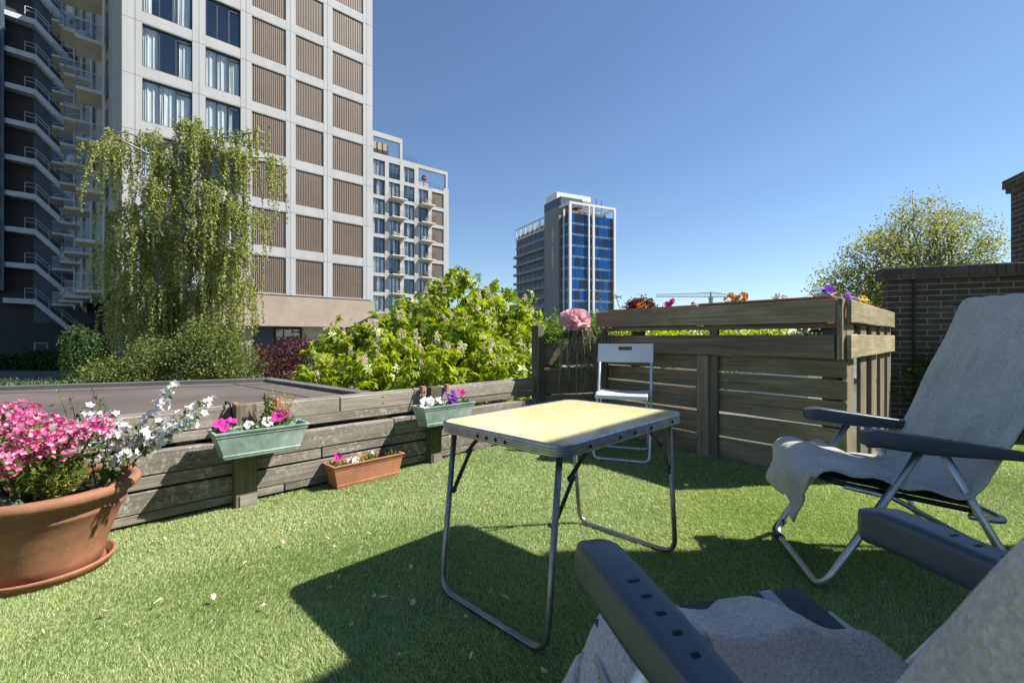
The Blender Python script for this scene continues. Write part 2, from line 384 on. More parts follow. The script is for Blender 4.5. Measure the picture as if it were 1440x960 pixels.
def white_tower():
    T = thing('apartment_tower', 'tall white apartment tower with brown slatted panels, curtained windows and balconies, behind the weeping birch', 'building', (-22.2, 25.9, GZ), math.atan2(.685, .728))
    z = lambda a: a-GZ
    joints = [z(3.26+3.19*k) for k in range(0, 11)]
    vj = [.58, 3.66, 6.26, 9.02, 11.62, 14.7]
    bays = [(.9, 3.32), (4.0, 5.95), (6.6, 8.74), (9.38, 11.35), (12.0, 14.42)]
    bottom, top = z(3.80), joints[-1]
    g = MB()                                                        # piers full height, spandrels between them
    piers = [(0, .9), (3.32, 4.0), (5.95, 6.6), (8.74, 9.38), (11.35, 12.0), (14.42, 15.2)]
    for a, b in piers: g.box(a, b, 0, .45, bottom, top)
    for x0, x1 in bays:
        for k, j in enumerate(joints):
            a, b = (j-.05, j+.62) if k else (bottom, j+.62)
            g.box(x0, x1, .012, .44, a, min(b, top))
    g.build('facade_grid', M['white_panel'], T, bevel=.0)
    s = MB()                                                        # open joints between the cladding panels
    for x in vj: s.box(x-.014, x+.014, -.004, .02, bottom, top)
    for j in joints[1:-1]:
        for (a, b) in piers: s.box(a+.002, b-.002, -.004, .02, j-.012, j+.012)
        for (a, b) in bays: s.box(a, b, .008, .03, j-.012, j+.012)
    s.build('panel_joint', M['white_seam'], T)
    w = MB(); w.box(.02, 15.18, 1.3, 26, bottom, top-.02); w.build('room_wall', M['room_dark'], T)
    w = MB(); w.box(15.0, 15.2, .45, 26, bottom, top); w.build('end_wall', M['white_panel'], T)
    curt = [((0, .32), (.34, .66), (.70, 1)), ((.02, .18), (.60, .66), (.72, .98)), ((0, .3), (.36, .62), (.7, .8)), ((.0, .3), (.75, 1)), None]
    for k in range(1, 10):
        z0, z1 = joints[k]+.62, joints[k+1]-.05
        for i in (0, 1):
            x0, x1 = bays[i]
            c = curt[(k*3+i*2+1) % 5] if not (k == 5 and i == 1) else None
            window(T, x0, x1, z0, z1, .16, 3, c)
            q = MB(); q.box(x0, x1, .06, .155, z0, z0+.06); q.build('window_sill', M['louvre'], T)
    for k in range(0, 10):
        z0, z1 = joints[k]+.62, joints[k+1]-.05
        for i in (2, 3, 4):
            x0, x1 = bays[i]; q = MB(); n = 17
            q.k = 1; q.box(x0, x1, .20, .26, z0, z1); q.k = 0
            q.box(x0, x1, .09, .20, z0, z0+.07)
            for j in range(n):
                xa = x0+(x1-x0)*(j+.12)/n; q.box(xa, xa+(x1-x0)/n*.62, .08, .20, z0+.07, z1)
            q.build('louvre_panel', [M['louvre'], M['louvre_dark']], T)
    # concrete belt under the white storeys, cut away underneath at its far end
    b = MB(); b.prism([(0, bottom-.08), (15.25, bottom-.08), (15.25, z(2.65)), (13.3, z(1.62)), (0, z(1.62))], .02, 9,
                      Matrix(((1, 0, 0, 0), (0, 0, 1, 0), (0, 1, 0, 0), (0, 0, 0, 1))))
    b.build('concrete_belt', M['beige_conc'], T)
    d = MB(); d.box(.05, 15.1, .12, 9, bottom-.08, bottom); d.build('shadow_gap', M['white_seam'], T)
    # recessed ground floor
    e = MB(); e.box(10.6, 13.3, 2.2, 8, .0, z(1.62)); e.build('ground_floor_wall', M['light_wall'], T)
    e = MB(); e.box(0, 10.6, 2.5, 8, 0, z(1.62)); e.build('ground_floor_front', M['dark_clad'], T)
    window(T, 8.7, 10.5, z(.3), z(1.5), 2.35, 3, None)
    for x in (1.0, 6.0): 
        q = MB(); q.box(x, x+.7, .6, 1.4, 0, z(1.62)); q.build('pillar', M['beige_conc'], T)
    # balcony side: rear-left face
    sh = lambda t: -.085*t
    lf = MB(); lf.prism([(0, .5), (.35, .5), (.35+sh(26.5), 26.5), (sh(26.5), 26.5)], bottom, top); lf.build('balcony_wall', M['grey_conc'], T)
    gl = MB()
    for k in range(0, 10):
        for t in (5.4, 11.6, 17.8, 23.8):
            gl.prism([(sh(t+.2)-.012, t+.2), (sh(t+.2)+.02, t+.2), (sh(t+2.2)+.02, t+2.2), (sh(t+2.2)-.012, t+2.2)], joints[k]+.55, joints[k+1]-.3)
    gl.build('balcony_door', M['dark_clad'], T)
    for k in range(0, 9):
        zs = joints[k]+.42
        for c, t in enumerate((5.4, 11.6, 17.8, 23.8)):
            dep = 1.45 if c % 2 == 0 else 1.6
            X0 = sh(t)-.02; sl = MB(); sl.box(-dep+X0, -.02+X0, t, t+2.5, zs, zs+.16)
            o = sl.build('balcony', M['soffit'], T)
            ed = MB(); ed.box(-dep-.02+X0, -.02+X0, t-.022, t-.002, zs+.02, zs+.19); ed.box(-dep-.03+X0, -dep-.002+X0, t-.02, t+2.5, zs+.02, zs+.19)
            ed.build('slab_edge', M['slab_edge'], o)
            gp = MB(); gp.box(-dep+X0, -.1+X0, t+.03, t+.05, zs+.2, zs+1.2); gp.box(-dep+X0, -dep+.02+X0, t+.05, t+2.4, zs+.2, zs+1.2)
            gp.build('glass_panel', M['glass_rail'], o)
            ra = MB(); ra.tube([(-.05+X0, t+.04, zs+1.22), (-dep+X0, t+.04, zs+1.22), (-dep+X0, t+2.45, zs+1.22)], .03, 6)
            ra.tube([(-.05+X0, t+.06, zs+.95), (-dep+X0, t+.06, zs+.35)], .02, 5)
            ra.build('railing', M['rail_grey'], o)
            po = MB(); po.box(-.25+X0, -.12+X0, t-.16, t-.03, zs-.3, zs+2.9); po.tube([(-.16+X0, t-.1, zs+.1), (-.16+X0, t-1.5, zs+2.2)], .05, 6); po.build('post', M['slab_edge'], o)
    for (k, t, h) in ((7, 5.6, 1.5), (5, 5.6, .8), (3, 11.8, .9)):
        q = MB(); q.lathe([(.02, 0), (.35, .1), (.42, h*.5), (.3, h*.85), (.03, h)], 10, (-1.1+sh(t), t+.7, joints[k]+.6)); q.build('balcony_parasol', M['light_wall'], T, True)
white_tower()

# ================================================================== DARK STAIR WING
def stair_wing():
    T = thing('stairwell_block', 'dark grey brick block with pale outside stairs zigzagging down, at the left edge', 'building', (-45, 42, GZ), math.atan2(.685, .728))
    z = lambda a: a-GZ
    b = MB(); b.box(-9, 12, 0, 8, 0, 46); b.build('brick_wall', M['dark_brick'], T)
    c = MB(); c.box(.55, 6.0, -.06, .002, z(2.2), 44)
    for i in range(12): c.box(.55+i*.45, .58+i*.45, -.09, -.058, z(2.2), 44)
    c.build('cladding', M['dark_clad'], T)
    for k in range(0, 10):
        zt = z(4.35+3.2*k)
        s = MB()
        prof = [(-1.25, zt), (.8, zt), (4.2, zt-3.75), (4.2, zt-4.35), (.72, zt-.5), (-1.25, zt-.42)]
        s.prism(prof, -1.1, -.1, Matrix(((1, 0, 0, 0), (0, 0, 1, 0), (0, 1, 0, 0), (0, 0, 0, 1))))
        o = s.build('stair_flight', M['stair_grey'], T)
        r = MB(); y = -1.04
        for h in (.95, .6):
            r.tube([(.1, y, zt+h), (.8, y, zt+h), (4.2, y, zt-3.75+h)], .035, 5)
        for x in (.1, .8, 1.65, 2.5, 3.35, 4.15):
            zz = zt if x <= .8 else zt-(x-.8)*3.75/3.4
            r.tube([(x, y, zz), (x, y, zz+.95)], .03, 5)
        r.build('stair_railing', M['rail_grey'], o)
    bay = MB(); bay.box(-9, -1.15, -1.3, -.002, z(5), 46)
    bay.build('window_bay', M['dark_clad'], T)
    for k in range(0, 10):
        f = MB(); f.box(-3.2, -1.35, -1.36, -1.303, z(6.0+3.2*k), z(8.0+3.2*k)); o = f.build('window', M['win_frame'], T)
        g = MB(); g.box(-3.1, -1.45, -1.375, -1.363, z(6.1+3.2*k), z(7.9+3.2*k)); g.build('glass', M['blue_glass'], o)
    d = MB(); d.box(.6, 1.55, -.07, -.002, z(-1.25), z(.35)); o = d.build('door', M['beige_conc'], T)
    g = MB(); g.box(.72, 1.43, -.1, -.073, z(-1.2), z(.25)); g.build('glass', M['room_dark'], o)
t = NT('blue_window_glass'); t.set(.08, 0, .9, (.10, .20, .34)); t.b.inputs['Coat Weight'].default_value = .5; M['blue_glass'] = t.m
stair_wing()

# ================================================================== SECOND WHITE BLOCK
def second_block():
    ang = math.atan2(.644, .765)
    T = thing('stepped_apartment_block', 'white apartment block with stepped roof and small balconies, right of the tall tower', 'building', (-22.36, 71.2, GZ), ang)
    z = lambda a: a-GZ
    def s(u): a = (u-720)/640; return (106.9/(1.1875-a)-71.2)/.644
    tops = [29.0-3.08*k for k in range(8)]; H = 2.5
    cols = [(s(525), s(541.5)), (s(547), s(562.8)), (s(568), s(583)), (s(588.5), s(602.3)), (s(607.4), s(624))]
    end = s(631); roofx = s(566); bottom = z(4.66)
    g = MB(); edges = [(-.2, cols[0][0])]+[(cols[i][1], cols[i+1][0]) for i in range(4)]+[(cols[4][1], end)]
    zt = z(30.0)
    for i, (a, b) in enumerate(edges):
        g.box(a, b, 0, .5, bottom, z(33.4) if i == 0 else zt if i < 4 else z(26.4) if i == 4 else z(27.0))
    for i, (a, b) in enumerate(cols):
        for k in range(8):
            lo = z(tops[k]); hi = zt if k == 0 else z(tops[k-1]-H)+(.0 if i < 3 or k > 1 else .0)
            if i >= 3 and k == 0: continue
            g.box(a, b, .015, .5, lo, min(hi, z(27.0) if i == 4 else hi))
        g.box(a, b, .015, .5, bottom, z(tops[7]-H))
    g.box(cols[3][0], end-.6, .0, .5, z(29.4), zt-.003); g.box(end-.6, end-.2, 0, .5, z(27.0), zt)        # open roof frame
    g.box(cols[0][0], roofx, .0, .5, z(32.6), z(33.4)); g.box(roofx-.45, roofx, 0.01, .5, zt, z(32.6))
    g.build('facade_grid', M['white_panel'], T)
    w = MB(); w.box(-.2, cols[3][0]-.2, 1.6, 14, bottom, zt-.1); w.box(cols[3][0]-.2, end-.05, 1.6, 14, bottom, z(26.4)); w.build('room_wall', M['room_dark'], T)
    e = MB(); e.box(end-.3, end, .5, 14, bottom, z(27.0)); e.build('end_wall', M['white_panel'], T)
    p = MB(); p.box(-.2, roofx-1.9, 1.6, 12, zt, z(32.5)); p.build('penthouse', M['beige_conc'], T)
    p = MB()
    for i in range(5): p.box(.2+i*.9, .28+i*.9, 1.5, 1.58, zt, z(32.5))
    p.build('penthouse_mullion', M['win_frame'], T)
    p = MB(); p.box(cols[3][0], end-1.2, 5, 12, z(26.4), z(29.0)); p.build('terrace_wall', M['white_panel'], T)
    cset = [((.05, .3), (.4, .6), (.75, 1)), ((.0, .2), (.5, .62)), ((.35, .75),), None, ((.1, .5), (.7, .95))]
    for k in range(8):
        for i in range(4):
            if k == 0 and i == 3: continue
            a, b = cols[i]
            window(T, a, b, z(tops[k]-H), z(tops[k]), .3, 3 if i % 2 == 0 else 3, cset[(k*2+i*3) % 5], sill=False)
            if i in (1, 3) and k > 0:
                zs = z(tops[k]-H)-.12
                sl = MB(); sl.box(a+.05, b+.75, -1.25, .0-.004, zs-.16, zs); o = sl.build('balcony', M['soffit'], T)
                r = MB()
                x0, x1 = a+.08, b+.72
                for h in (.35, .7, 1.05): r.tube([(x0, -.03, zs+h), (x0, -1.2, zs+h), (x1, -1.2, zs+h), (x1, -.03, zs+h)], .022, 4)
                for j in range(7): xx = x0+(x1-x0)*j/6; r.tube([(xx, -1.2, zs), (xx, -1.2, zs+1.05)], .018, 4)
                r.build('railing', M['win_frame'], o)
                if (k+i) % 2 == 0:
                    q = MB(); q.lathe([(.02, 0), (.3, .02), (.36, .45), (.3, .55), (.02, .6)], 8, (a+.6+.3*(k % 3), -.7, zs)); q.build('balcony_planter', M['louvre' if k % 3 else 'light_wall'], o, True)
                if (k*i) % 3 == 0:
                    q = MB(); q.box(a+1.1, a+1.9, -.9, -.5, zs+.3, zs+.45); q.box(a+1.1, a+1.15, -.9, -.5, zs+.45, zs+.9); q.box(a+1.2, a+1.3, -.8, -.6, zs, zs+.3); q.build('balcony_chair', M['light_wall'], o)
    for k in range(1, 8):
        a, b = cols[4]; z0, z1 = z(tops[k]-H), z(tops[k]); q = MB()
        q.k = 1; q.box(a, b, .25, .3, z0, z1); q.k = 0
        for j in range(14): xa = a+(b-a)*(j+.15)/14; q.box(xa, xa+(b-a)/14*.65, .16, .25, z0, z1)
        q.build('louvre_panel', [M['louvre'], M['louvre_dark']], T)
    r = MB()
    for (x0, x1, zz) in ((roofx, cols[3][0]-.2, zt), (cols[3][0]+.1, end-.7, z(26.4))):
        for h in (.5, 1.0): r.tube([(x0, .3, zz+h), (x1, .3, zz+h)], .03, 4)
        for j in range(6): xx = x0+(x1-x0)*j/5; r.tube([(xx, .3, zz), (xx, .3, zz+1)], .03, 4)
    r.build('roof_railing', M['win_frame'], T)
    q = MB(); q.lathe([(.05, 0), (.05, 1.6), (.55, 1.65), (.3, 2.2), (.02, 2.4)], 8, (cols[3][0]+1.6, 1.0, z(26.4))); m = mat_plain('red_parasol', (.35, .06, .06)); q.build('parasol', m, T)
    b = MB(); b.box(-.1, end-.2, .6, 13, bottom-.9, bottom-.06)
    b.prism([(-.1, bottom-.9), (2.6, bottom-.9), (1.4, bottom-2.6), (-.1, bottom-2.6)], .3, 9, Matrix(((1, 0, 0, 0), (0, 0, 1, 0), (0, 1, 0, 0), (0, 0, 0, 1))))
    b.build('concrete_base', M['beige_conc'], T)
    for x in (-2.2, .8, 3.8, 7.5, 11):
        q = MB(); q.box(x, x+.9, 1.2, 2.1, 0, bottom-.9); q.build('pillar', M['beige_conc'], T)
    b = MB(); b.box(-6, end, 9, 12, 0, bottom-.9); b.build('ground_floor_wall', M['beige_conc'], T)
    for x in (-4, -1.2, 2.0, 5.2, 8): window(T, x, x+2.0, 1.6, 3.4, 8.85, 2, None)
second_block()

# ================================================================== BLUE GLASS OFFICE TOWER
def office():
    T = thing('office_tower', 'distant office tower with blue glass end, white posts and a grey lettered pillar', 'building', (17.7, 140, GZ), math.atan2(.44, .9))
    z = lambda a: a-GZ
    white = mat_plain('white_office_frame', (.72, .72, .72), .6); grey = mat_plain('ribbed_grey_concrete', (.25, .245, .24), .85)
    blues = []
    for n, c in (('bright_blue_pane', (.009, .070, .25)), ('mid_blue_pane', (.009, .045, .15)), ('dark_blue_pane', (.018, .028, .06))):
        t = NT(n); t.set(.12, 0, .3, c); blues.append(t.m)
    t = NT('spandrel_glass'); t.set(.2, 0, .6, t.ramp(t.noise(t.coord(), 2.2, 3), [(.35, (.03, .09, .17)), (.7, (.22, .30, .33))])); span = t.m
    W, Dp = 17.6, 36.8; top = z(39.2); fl = 3.42
    core = MB(); core.box(.5, W-.3, .6, Dp-.5, 0, top-.2); core.build('core_wall', grey, T)
    # glass end (local y = 0) : two bays with a narrow slot between the two middle posts
    bx = [(.55, 6.9, 4), (7.4, 8.55, 1), (9.3, W-.75, 4)]
    for x0, x1, n in bx:
        q = MB()
        for k in range(11):
            zt = top-k*fl
            if zt-fl < 0: break
            for i in range(n):
                q.k = int(rng.choice([0, 1, 2], p=[.34, .36, .30])) if n > 1 else 2
                xa = x0+(x1-x0)*i/n; xb = x0+(x1-x0)*(i+1)/n
                q.box(xa+.03, xb-.03, .2, .6, zt-fl+.72, zt)
            q.k = 3; q.box(x0+.03, x1-.03, .22, .6, zt-fl, zt-fl+.70)
        q.build('glazed_bay', blues+[span], T)
    q = MB()                                                        # the glass returns round the left corner
    for k in range(11):
        zt = top-k*fl
        if zt-fl < 0: break
        for i, (y0, y1) in enumerate(((.7, 2.9), (3.2, 5.2))):
            q.k = 1 if (k+i) % 3 else 2; q.box(.2, .5, y0, y1, zt-fl+.72, zt)
        q.k = 3; q.box(.22, .5, .7, 5.2, zt-fl, zt-fl+.70)
    q.build('corner_glazing', blues+[span], T)
    f = MB()
    for x0, x1 in ((-.25, .55), (6.9, 7.35), (8.6, 9.25), (W-.72, W)): f.box(x0, x1, -.35, .2, 0, z(42.4))
    f.box(-.25, .25, 3.0, 3.25, 0, z(41))
    f.box(-.25, W, -.36, .21, z(41.9), z(42.6)); f.box(-.25, W, 7, 7.5, z(41.8), z(42.4)); f.box(W-.6, W, .2, 7, z(41.9), z(42.5)); f.box(-.25, .3, .2, 9, z(41.9), z(42.5))
    for x in (3.4, 7.1, 9, 13): f.box(x, x+.25, .2, 7, z(41.9), z(42.3))
    f.build('white_frame', white, T)
    pl = MB(); pl.box(2, W-1.5, 3, 9, top-.2, z(41.0)); pl.build('roof_plant', M['louvre'], T)
    p = MB(); p.box(-.35, 3.5, 5.6, 14.8, 0, z(42.6))
    for i in range(9): p.box(-.42, -.348, 5.7+i, 5.82+i, 0, z(42.5))
    p.build('lettered_pillar', grey, T)
    # vertical lettering on the pillar, one letter under another
    for i, ch in enumerate('ENKA-CAMPUS'):
        cu = bpy.data.curves.new('letter', 'FONT'); cu.body = ch; cu.size = 1.5; cu.align_x = 'CENTER'; cu.extrude = .06
        to = bpy.data.objects.new('letter', cu); COL.objects.link(to); dg = bpy.context.evaluated_depsgraph_get(); dg.update()
        me = bpy.data.meshes.new_from_object(to.evaluated_get(dg)); bpy.data.objects.remove(to)
        me.transform(Matrix(((0, 0, -1, -.5), (-1, 0, 0, 9.0), (0, 1, 0, z(35.2-1.22*i)), (0, 0, 0, 1))))
        me.materials.clear(); me.materials.append(white)
        lo = bpy.data.objects.new('sign_letter', me); COL.objects.link(lo); lo.parent = T
    # rear wing with floor bands
    nf = 11
    for k in range(nf):
        zt = z(37.2-3.35*k)
        if zt < 3: break
        b = MB()
        b.box(-.75 if k else -.1, .5, 14.9, Dp+(.9 if k else 0), zt-3.35, zt-3.35+.85); b.build('floor_band', grey, T)
        wv = MB()
        for i in range(6):
            y0 = 15+i*3.62; wv.k = 0; wv.box(.05, .5, y0+.2, y0+3.45, zt-2.5, zt-.0)
            wv.k = 1; wv.box(.02, .05, y0+.4, y0+3.2, zt-2.4, zt-1.6); wv.k = 2; wv.box(-.1, .5, y0-.05, y0+.18, zt-2.5, zt-.0)
        wv.build('window_band', [M['win_frame'], blues[1], grey], T)
    r = MB()
    for i in range(7): y0 = 15+i*3.6; r.box(-.1, .2, y0-.1, y0+.3, z(37.2), z(41.6))
    r.box(-.1, .3, 14.9, Dp, z(41.2), z(41.7)); r.box(-.1, .3, 14.9, Dp, z(37.2), z(37.6)); r.box(2.5, 3, 15, Dp, z(37.3), z(41.0)); r.build('roof_frame', white, T)
    h = MB(); h.box(-.3, 8, 4.6, 15, z(42.62), z(45.4)); h.build('roof_room', M['dark_clad'], T)
    h = MB(); h.box(1.0, 14.5, 9, 16, z(42.0), z(48.3)); h.build('roof_box', white, T)
    h = MB(); h.box(1.3, 14, 8.2, 8.9, z(42.62), z(46.2)); h.build('roof_screen', grey, T)
    a = MB(); a.tube([(14.5, 6, z(43)), (14.5, 6, z(47))], .1, 5); a.tube([(15.8, 5, z(42)), (15.8, 5, z(46.2))], .1, 5); a.build('antenna', M['win_frame'], T)
    for k in range(9):
        c = MB(); zz = z(34.5-3.4*k); c.box(W+.02, W+1.3, 1.2, 2.4, zz-.25, zz+.25); c.box(W+.02, W+.5, 1.6, 2, zz-.9, zz-.25); c.build('side_canopy', M['win_frame'], T)
office()

def crane():
    T = thing('tower_crane', 'faraway tower crane with a long horizontal jib above the wooden planter', 'crane', (131, 300, GZ), R(4))
    m = mat_plain('crane_paint', (.34, .40, .42), .5)
    q = MB(); q.box(-.9, .9, -.9, .9, 0, 29); q.box(-1.1, 1.1, -1.0, 1.0, 27.2, 28.6); q.build('mast', m, T)
    j = MB()
    for y in (-.7, .7): j.tube([(-37, y, 29), (17, y, 29)], .22, 4)
    j.tube([(-37, 0, 30.4), (0, 0, 31.6), (17, 0, 30.4)], .2, 4)
    for i in range(27):
        x = -37+i*2; h = 30.4+1.2*max(0, 1-abs(x)/37)
        for y in (-.7, .7): j.tube([(x, y, 29), (x+1, 0, h)], .09, 3); j.tube([(x+1, 0, h), (x+2, y, 29)], .09, 3)
    j.build('jib', m, T)
    c = MB(); c.box(13.8, 17, -.8, .8, 27.4, 29.0); c.build('counterweight', mat_plain('counterweight_concrete', (.12, .13, .14)), T)
    s = MB(); s.box(-.4, .4, -.4, .4, 29, 32.2); s.tube([(-12, 0, 31.2), (-0, 0, 32.2), (14, 0, 30.5)], .1, 4); s.build('apex', m, T)
crane()

# ================================================================== FLAT ROOF beyond the fence, brick wall, chimney
def roof():
    T = thing('flat_roof_annex', 'low annex with a flat grey bitumen roof just beyond the timber fence', 'building', (-2.84, 5.42, GZ), 0)
    m = mat_plain('grey_bitumen', (.100, .080, .070), .9, 0, .30, 1.1, .4, bscale=140, bdist=.004)
    m2 = mat_plain('bitumen_upstand', (.12, .115, .11), .85, 0, .2, 3)
    m3 = mat_plain('zinc_flashing', (.50, .53, .58), .4, .7)
    o = (-2.84, 5.42); poly = [(-.47, 3.40), (-2.84, 5.42), (-10.1, 2.47), (-10.2, 2.2), (-9.5, -5.8), (-3.9, .02)]
    P = [(x-o[0], y-o[1]) for x, y in poly]
    r = MB(); r.prism(P, 0, .33-GZ); r.build('roof_deck', [m], T)
    u = MB()
    for i in (0, 1, 2):
        a = Vector((*P[i], 0)); b = Vector((*P[i+1], 0)); d = (b-a).normalized(); n = Vector((-d.y, d.x, 0))
        q = [a, b, b+n*.12, a+n*.12]; ww = .33-GZ
        u.prism([(p.x, p.y) for p in q], ww-.1+i*.003, ww+.035+i*.003)
    u.build('upstand', m2, T)
    s = MB()
    for i in (0, 1):
        a = Vector((*P[i], 0)); b = Vector((*P[i+1], 0)); d = (b-a).normalized(); n = Vector((-d.y, d.x, 0))
        q = [a+n*.42, b+n*.42, b+n*.435, a+n*.435]
        s.prism([(p.x, p.y) for p in q], .33-GZ+.001, .33-GZ+.006)
    s.build('felt_seam', m2, T)
    f = MB(); a = Vector((-1.95-o[0], 1.99-o[1], 0)); b = Vector((-.62-o[0], 3.28-o[1], 0)); d = (b-a).normalized(); n = Vector((-d.y, d.x, 0))
    f.prism([(p.x, p.y) for p in (a+n*.02, b+n*.02, b+n*.15, a+n*.15)], .33-GZ+.004, .33-GZ+.03); f.build('flashing', m3, T)
roof()
M['wall_brick'] = mat_brick('dark_clinker_brick', (.068, .054, .051), (.11, .084, .078), (.24, .225, .21), .205, .054, .011)
def brick_wall():
    T = thing('brick_wall', 'dark clinker brick garden wall capped with upright bricks behind the far lounge chair', 'wall', (3.63, 4.40, 0), math.atan2(-.349, .937))
    w = MB(); w.box(0, .21, .003, .13, -1.6, 1.40); w.box(.21, 5, .0, .12, -1.6, 1.395); w.build('masonry', M['wall_brick'], T)
    cm = mat_plain('capping_brick', (.085, .070, .066), .85, 0, .35, 9, .5, bscale=50); mo = mat_plain('pale_mortar', (.30, .27, .23), .9, 0, .2, 20)
    c = MB(); x = .19
    c.box(-.045, .19-.008, -.05, .17, 1.45, 1.505); c.box(-.045, .07, -.048, .17, 1.402, 1.446); c.box(.08, .18, -.046, .17, 1.402, 1.446)
    while x < 4.8: c.box(x, x+.058, -.05-.006*random.random(), .17, 1.402, 1.507+.004*random.random()); x += .066
    c.build('capping', cm, T, bevel=.006)
    m = MB(); m.box(-.035, 4.8, -.04, .16, 1.4, 1.497); m.build('mortar', mo, T)
    t = MB(); t.box(-.045, 4.8, -.03, .17, 1.509, 1.518); t.build('top_mortar', mo, T)
    p = MB(); p.tube([(.20, -.012, -.2), (.20, -.012, 1.36), (.19, -.012, 1.40)], .011, 7); p.build('cable_pipe', mat_plain('dark_pipe', (.02, .02, .022), .6), T, True)
    C = thing('chimney', 'dark brick chimney with a sloped cap at the right edge above the wall', 'chimney', (5.36, 4.55, -1.6), math.atan2(-.349, .937))
    q = MB(); q.box(0, .9, 0, .55, 0, 4.10); q.build('stack', M['wall_brick'], C)
    q = MB(); q.box(-.05, .95, -.05, .6, 4.105, 4.20); q.box(-.03, .93, -.03, .58, 4.05, 4.102); q.build('corbel', M['wall_brick'], C)
    q = MB(); q.add([(-.04, -.04, 4.203), (.94, -.04, 4.203), (.94, .59, 4.203), (-.04, .59, 4.203), (.2, .2, 4.350), (.7, .2, 4.350), (.7, .36, 4.350), (.2, .36, 4.350)], [(0, 1, 5, 4), (1, 2, 6, 5), (2, 3, 7, 6), (3, 0, 4, 7), (4, 5, 6, 7), (3, 2, 1, 0)]); q.build('sloped_cap', mo, C)
    k = MB(); k.lathe([(.05, 4.350), (.05, 4.580), (.19, 4.610), (.20, 4.640), (.05, 4.700), (.04, 4.780), (.13, 4.810), (.03, 4.860), (.0, 4.930)], 16, (.22, .28, 0)); k.build('cowl', M['win_frame'], C, True)
brick_wall()

def house():
    """unseen house added right of view to throw the long shade over the chairs"""
    T = thing('unseen_house', 'unseen house inferred from its long shade right of the lounge chairs, walls made white for fill', 'house', (3.05, -3, -1.6), 0)
    yz = Matrix(((0, 0, 1, 0), (1, 0, 0, 0), (0, 1, 0, 0), (0, 0, 0, 1)))
    w = MB(); w.prism([(-4, 0), (4.93, 0), (4.93, 4.72), (4.30, 5.42), (-4, 5.42)], 0.05, 5, yz); w.build('wall', mat_plain('white_fill_render', (.78, .77, .74), .9, 0, .05, 2), T)  # white tone chosen so the unseen walls bounce fill light
    r = MB(); r.prism([(5.0, 4.70), (5.0, 4.80), (4.33, 5.54), (4.33, 5.424)], 0, 5.2, yz); r.prism([(4.33, 5.424), (4.33, 5.54), (-4.1, 5.54), (-4.1, 5.424)], 0, 5.2, yz); r.build('roof', M['dark_clad'], T)
    d = MB(); d.box(-.0, .049, 1.2, 2.2, 1.6, 3.7); o = d.build('door', M['white_panel'], T); g = MB(); g.box(-.02, -.002, 1.32, 2.08, 1.8, 3.5); g.build('glass', M['blue_glass'], o)
house()
# ================================================================== TERRACE JOINERY
M['wood_fence'] = mat_wood('weathered_fence_board', (.125, .105, .086), (.31, .275, .24), (.48, .435, .39), (.15, .15, .08), .35, .8)
M['wood_post'] = mat_wood('mossy_post', (.07, .06, .042), (.16, .14, .10), (.27, .235, .175), (.09, .11, .04), .5, .15, axis=2)
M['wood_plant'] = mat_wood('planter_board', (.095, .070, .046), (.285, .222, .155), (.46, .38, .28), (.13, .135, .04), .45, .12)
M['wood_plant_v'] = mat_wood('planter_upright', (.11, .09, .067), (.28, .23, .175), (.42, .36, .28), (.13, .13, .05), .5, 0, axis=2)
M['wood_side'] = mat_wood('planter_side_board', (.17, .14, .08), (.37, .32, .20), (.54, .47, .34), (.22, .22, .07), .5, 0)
M['terracotta'] = None
def terracotta(name, base, stain=.5):
    t = NT(name); v = t.coord()
    a = t.noise(v, 7, 6, .65); b = t.noise(v, 45, 4, .7); c3 = t.noise(t.coord((1, 1, 3)), 3, 4, .6, .4)
    lo = tuple(x*.72 for x in base); hi = tuple(min(1, x*1.18) for x in base)
    c = t.ramp(a, [(.3, lo), (.7, hi)])
    c = t.mix(t.ramp(c3, [(.44, (0, 0, 0)), (.70, (stain,)*3)]), c, (.17, .105, .065))
    c = t.mix(t.ramp(b, [(.58, (0, 0, 0)), (.76, (.45,)*3)]), c, (.50, .34, .25))
    t.set(.8, 0, .25, c); t.bump(b, .25, .003); return t.m
M['terracotta'] = terracotta('terracotta_clay', (.33, .145, .082), .75)
M['terracotta2'] = terracotta('terracotta_plastic', (.40, .17, .10), .2)
t = NT('verdigris_metal'); v = t.coord(); f1 = t.noise(v, 9, 6, .65, .5); f2 = t.noise(t.coord((1, 1, .3)), 26, 5, .7)
c = t.ramp(f1, [(.32, (.17, .25, .22)), (.5, (.29, .38, .34)), (.7, (.46, .53, .49))])
c = t.mix(t.ramp(f2, [(.6, (0, 0, 0)), (.78, (.5,)*3)]), c, (.40, .47, .43)); t.set(.5, .15, .4, c); t.bump(f2, .15, .003); M['verdigris'] = t.m
M['soil'] = mat_plain('potting_soil', (.035, .025, .018), .95, 0, .5, 60, 1, .1, bscale=90, bdist=.01)
M['black_metal'] = mat_plain('black_strap', (.018, .017, .016), .6, .3)
M['rust_clip'] = mat_plain('orange_clip', (.45, .16, .09), .7)

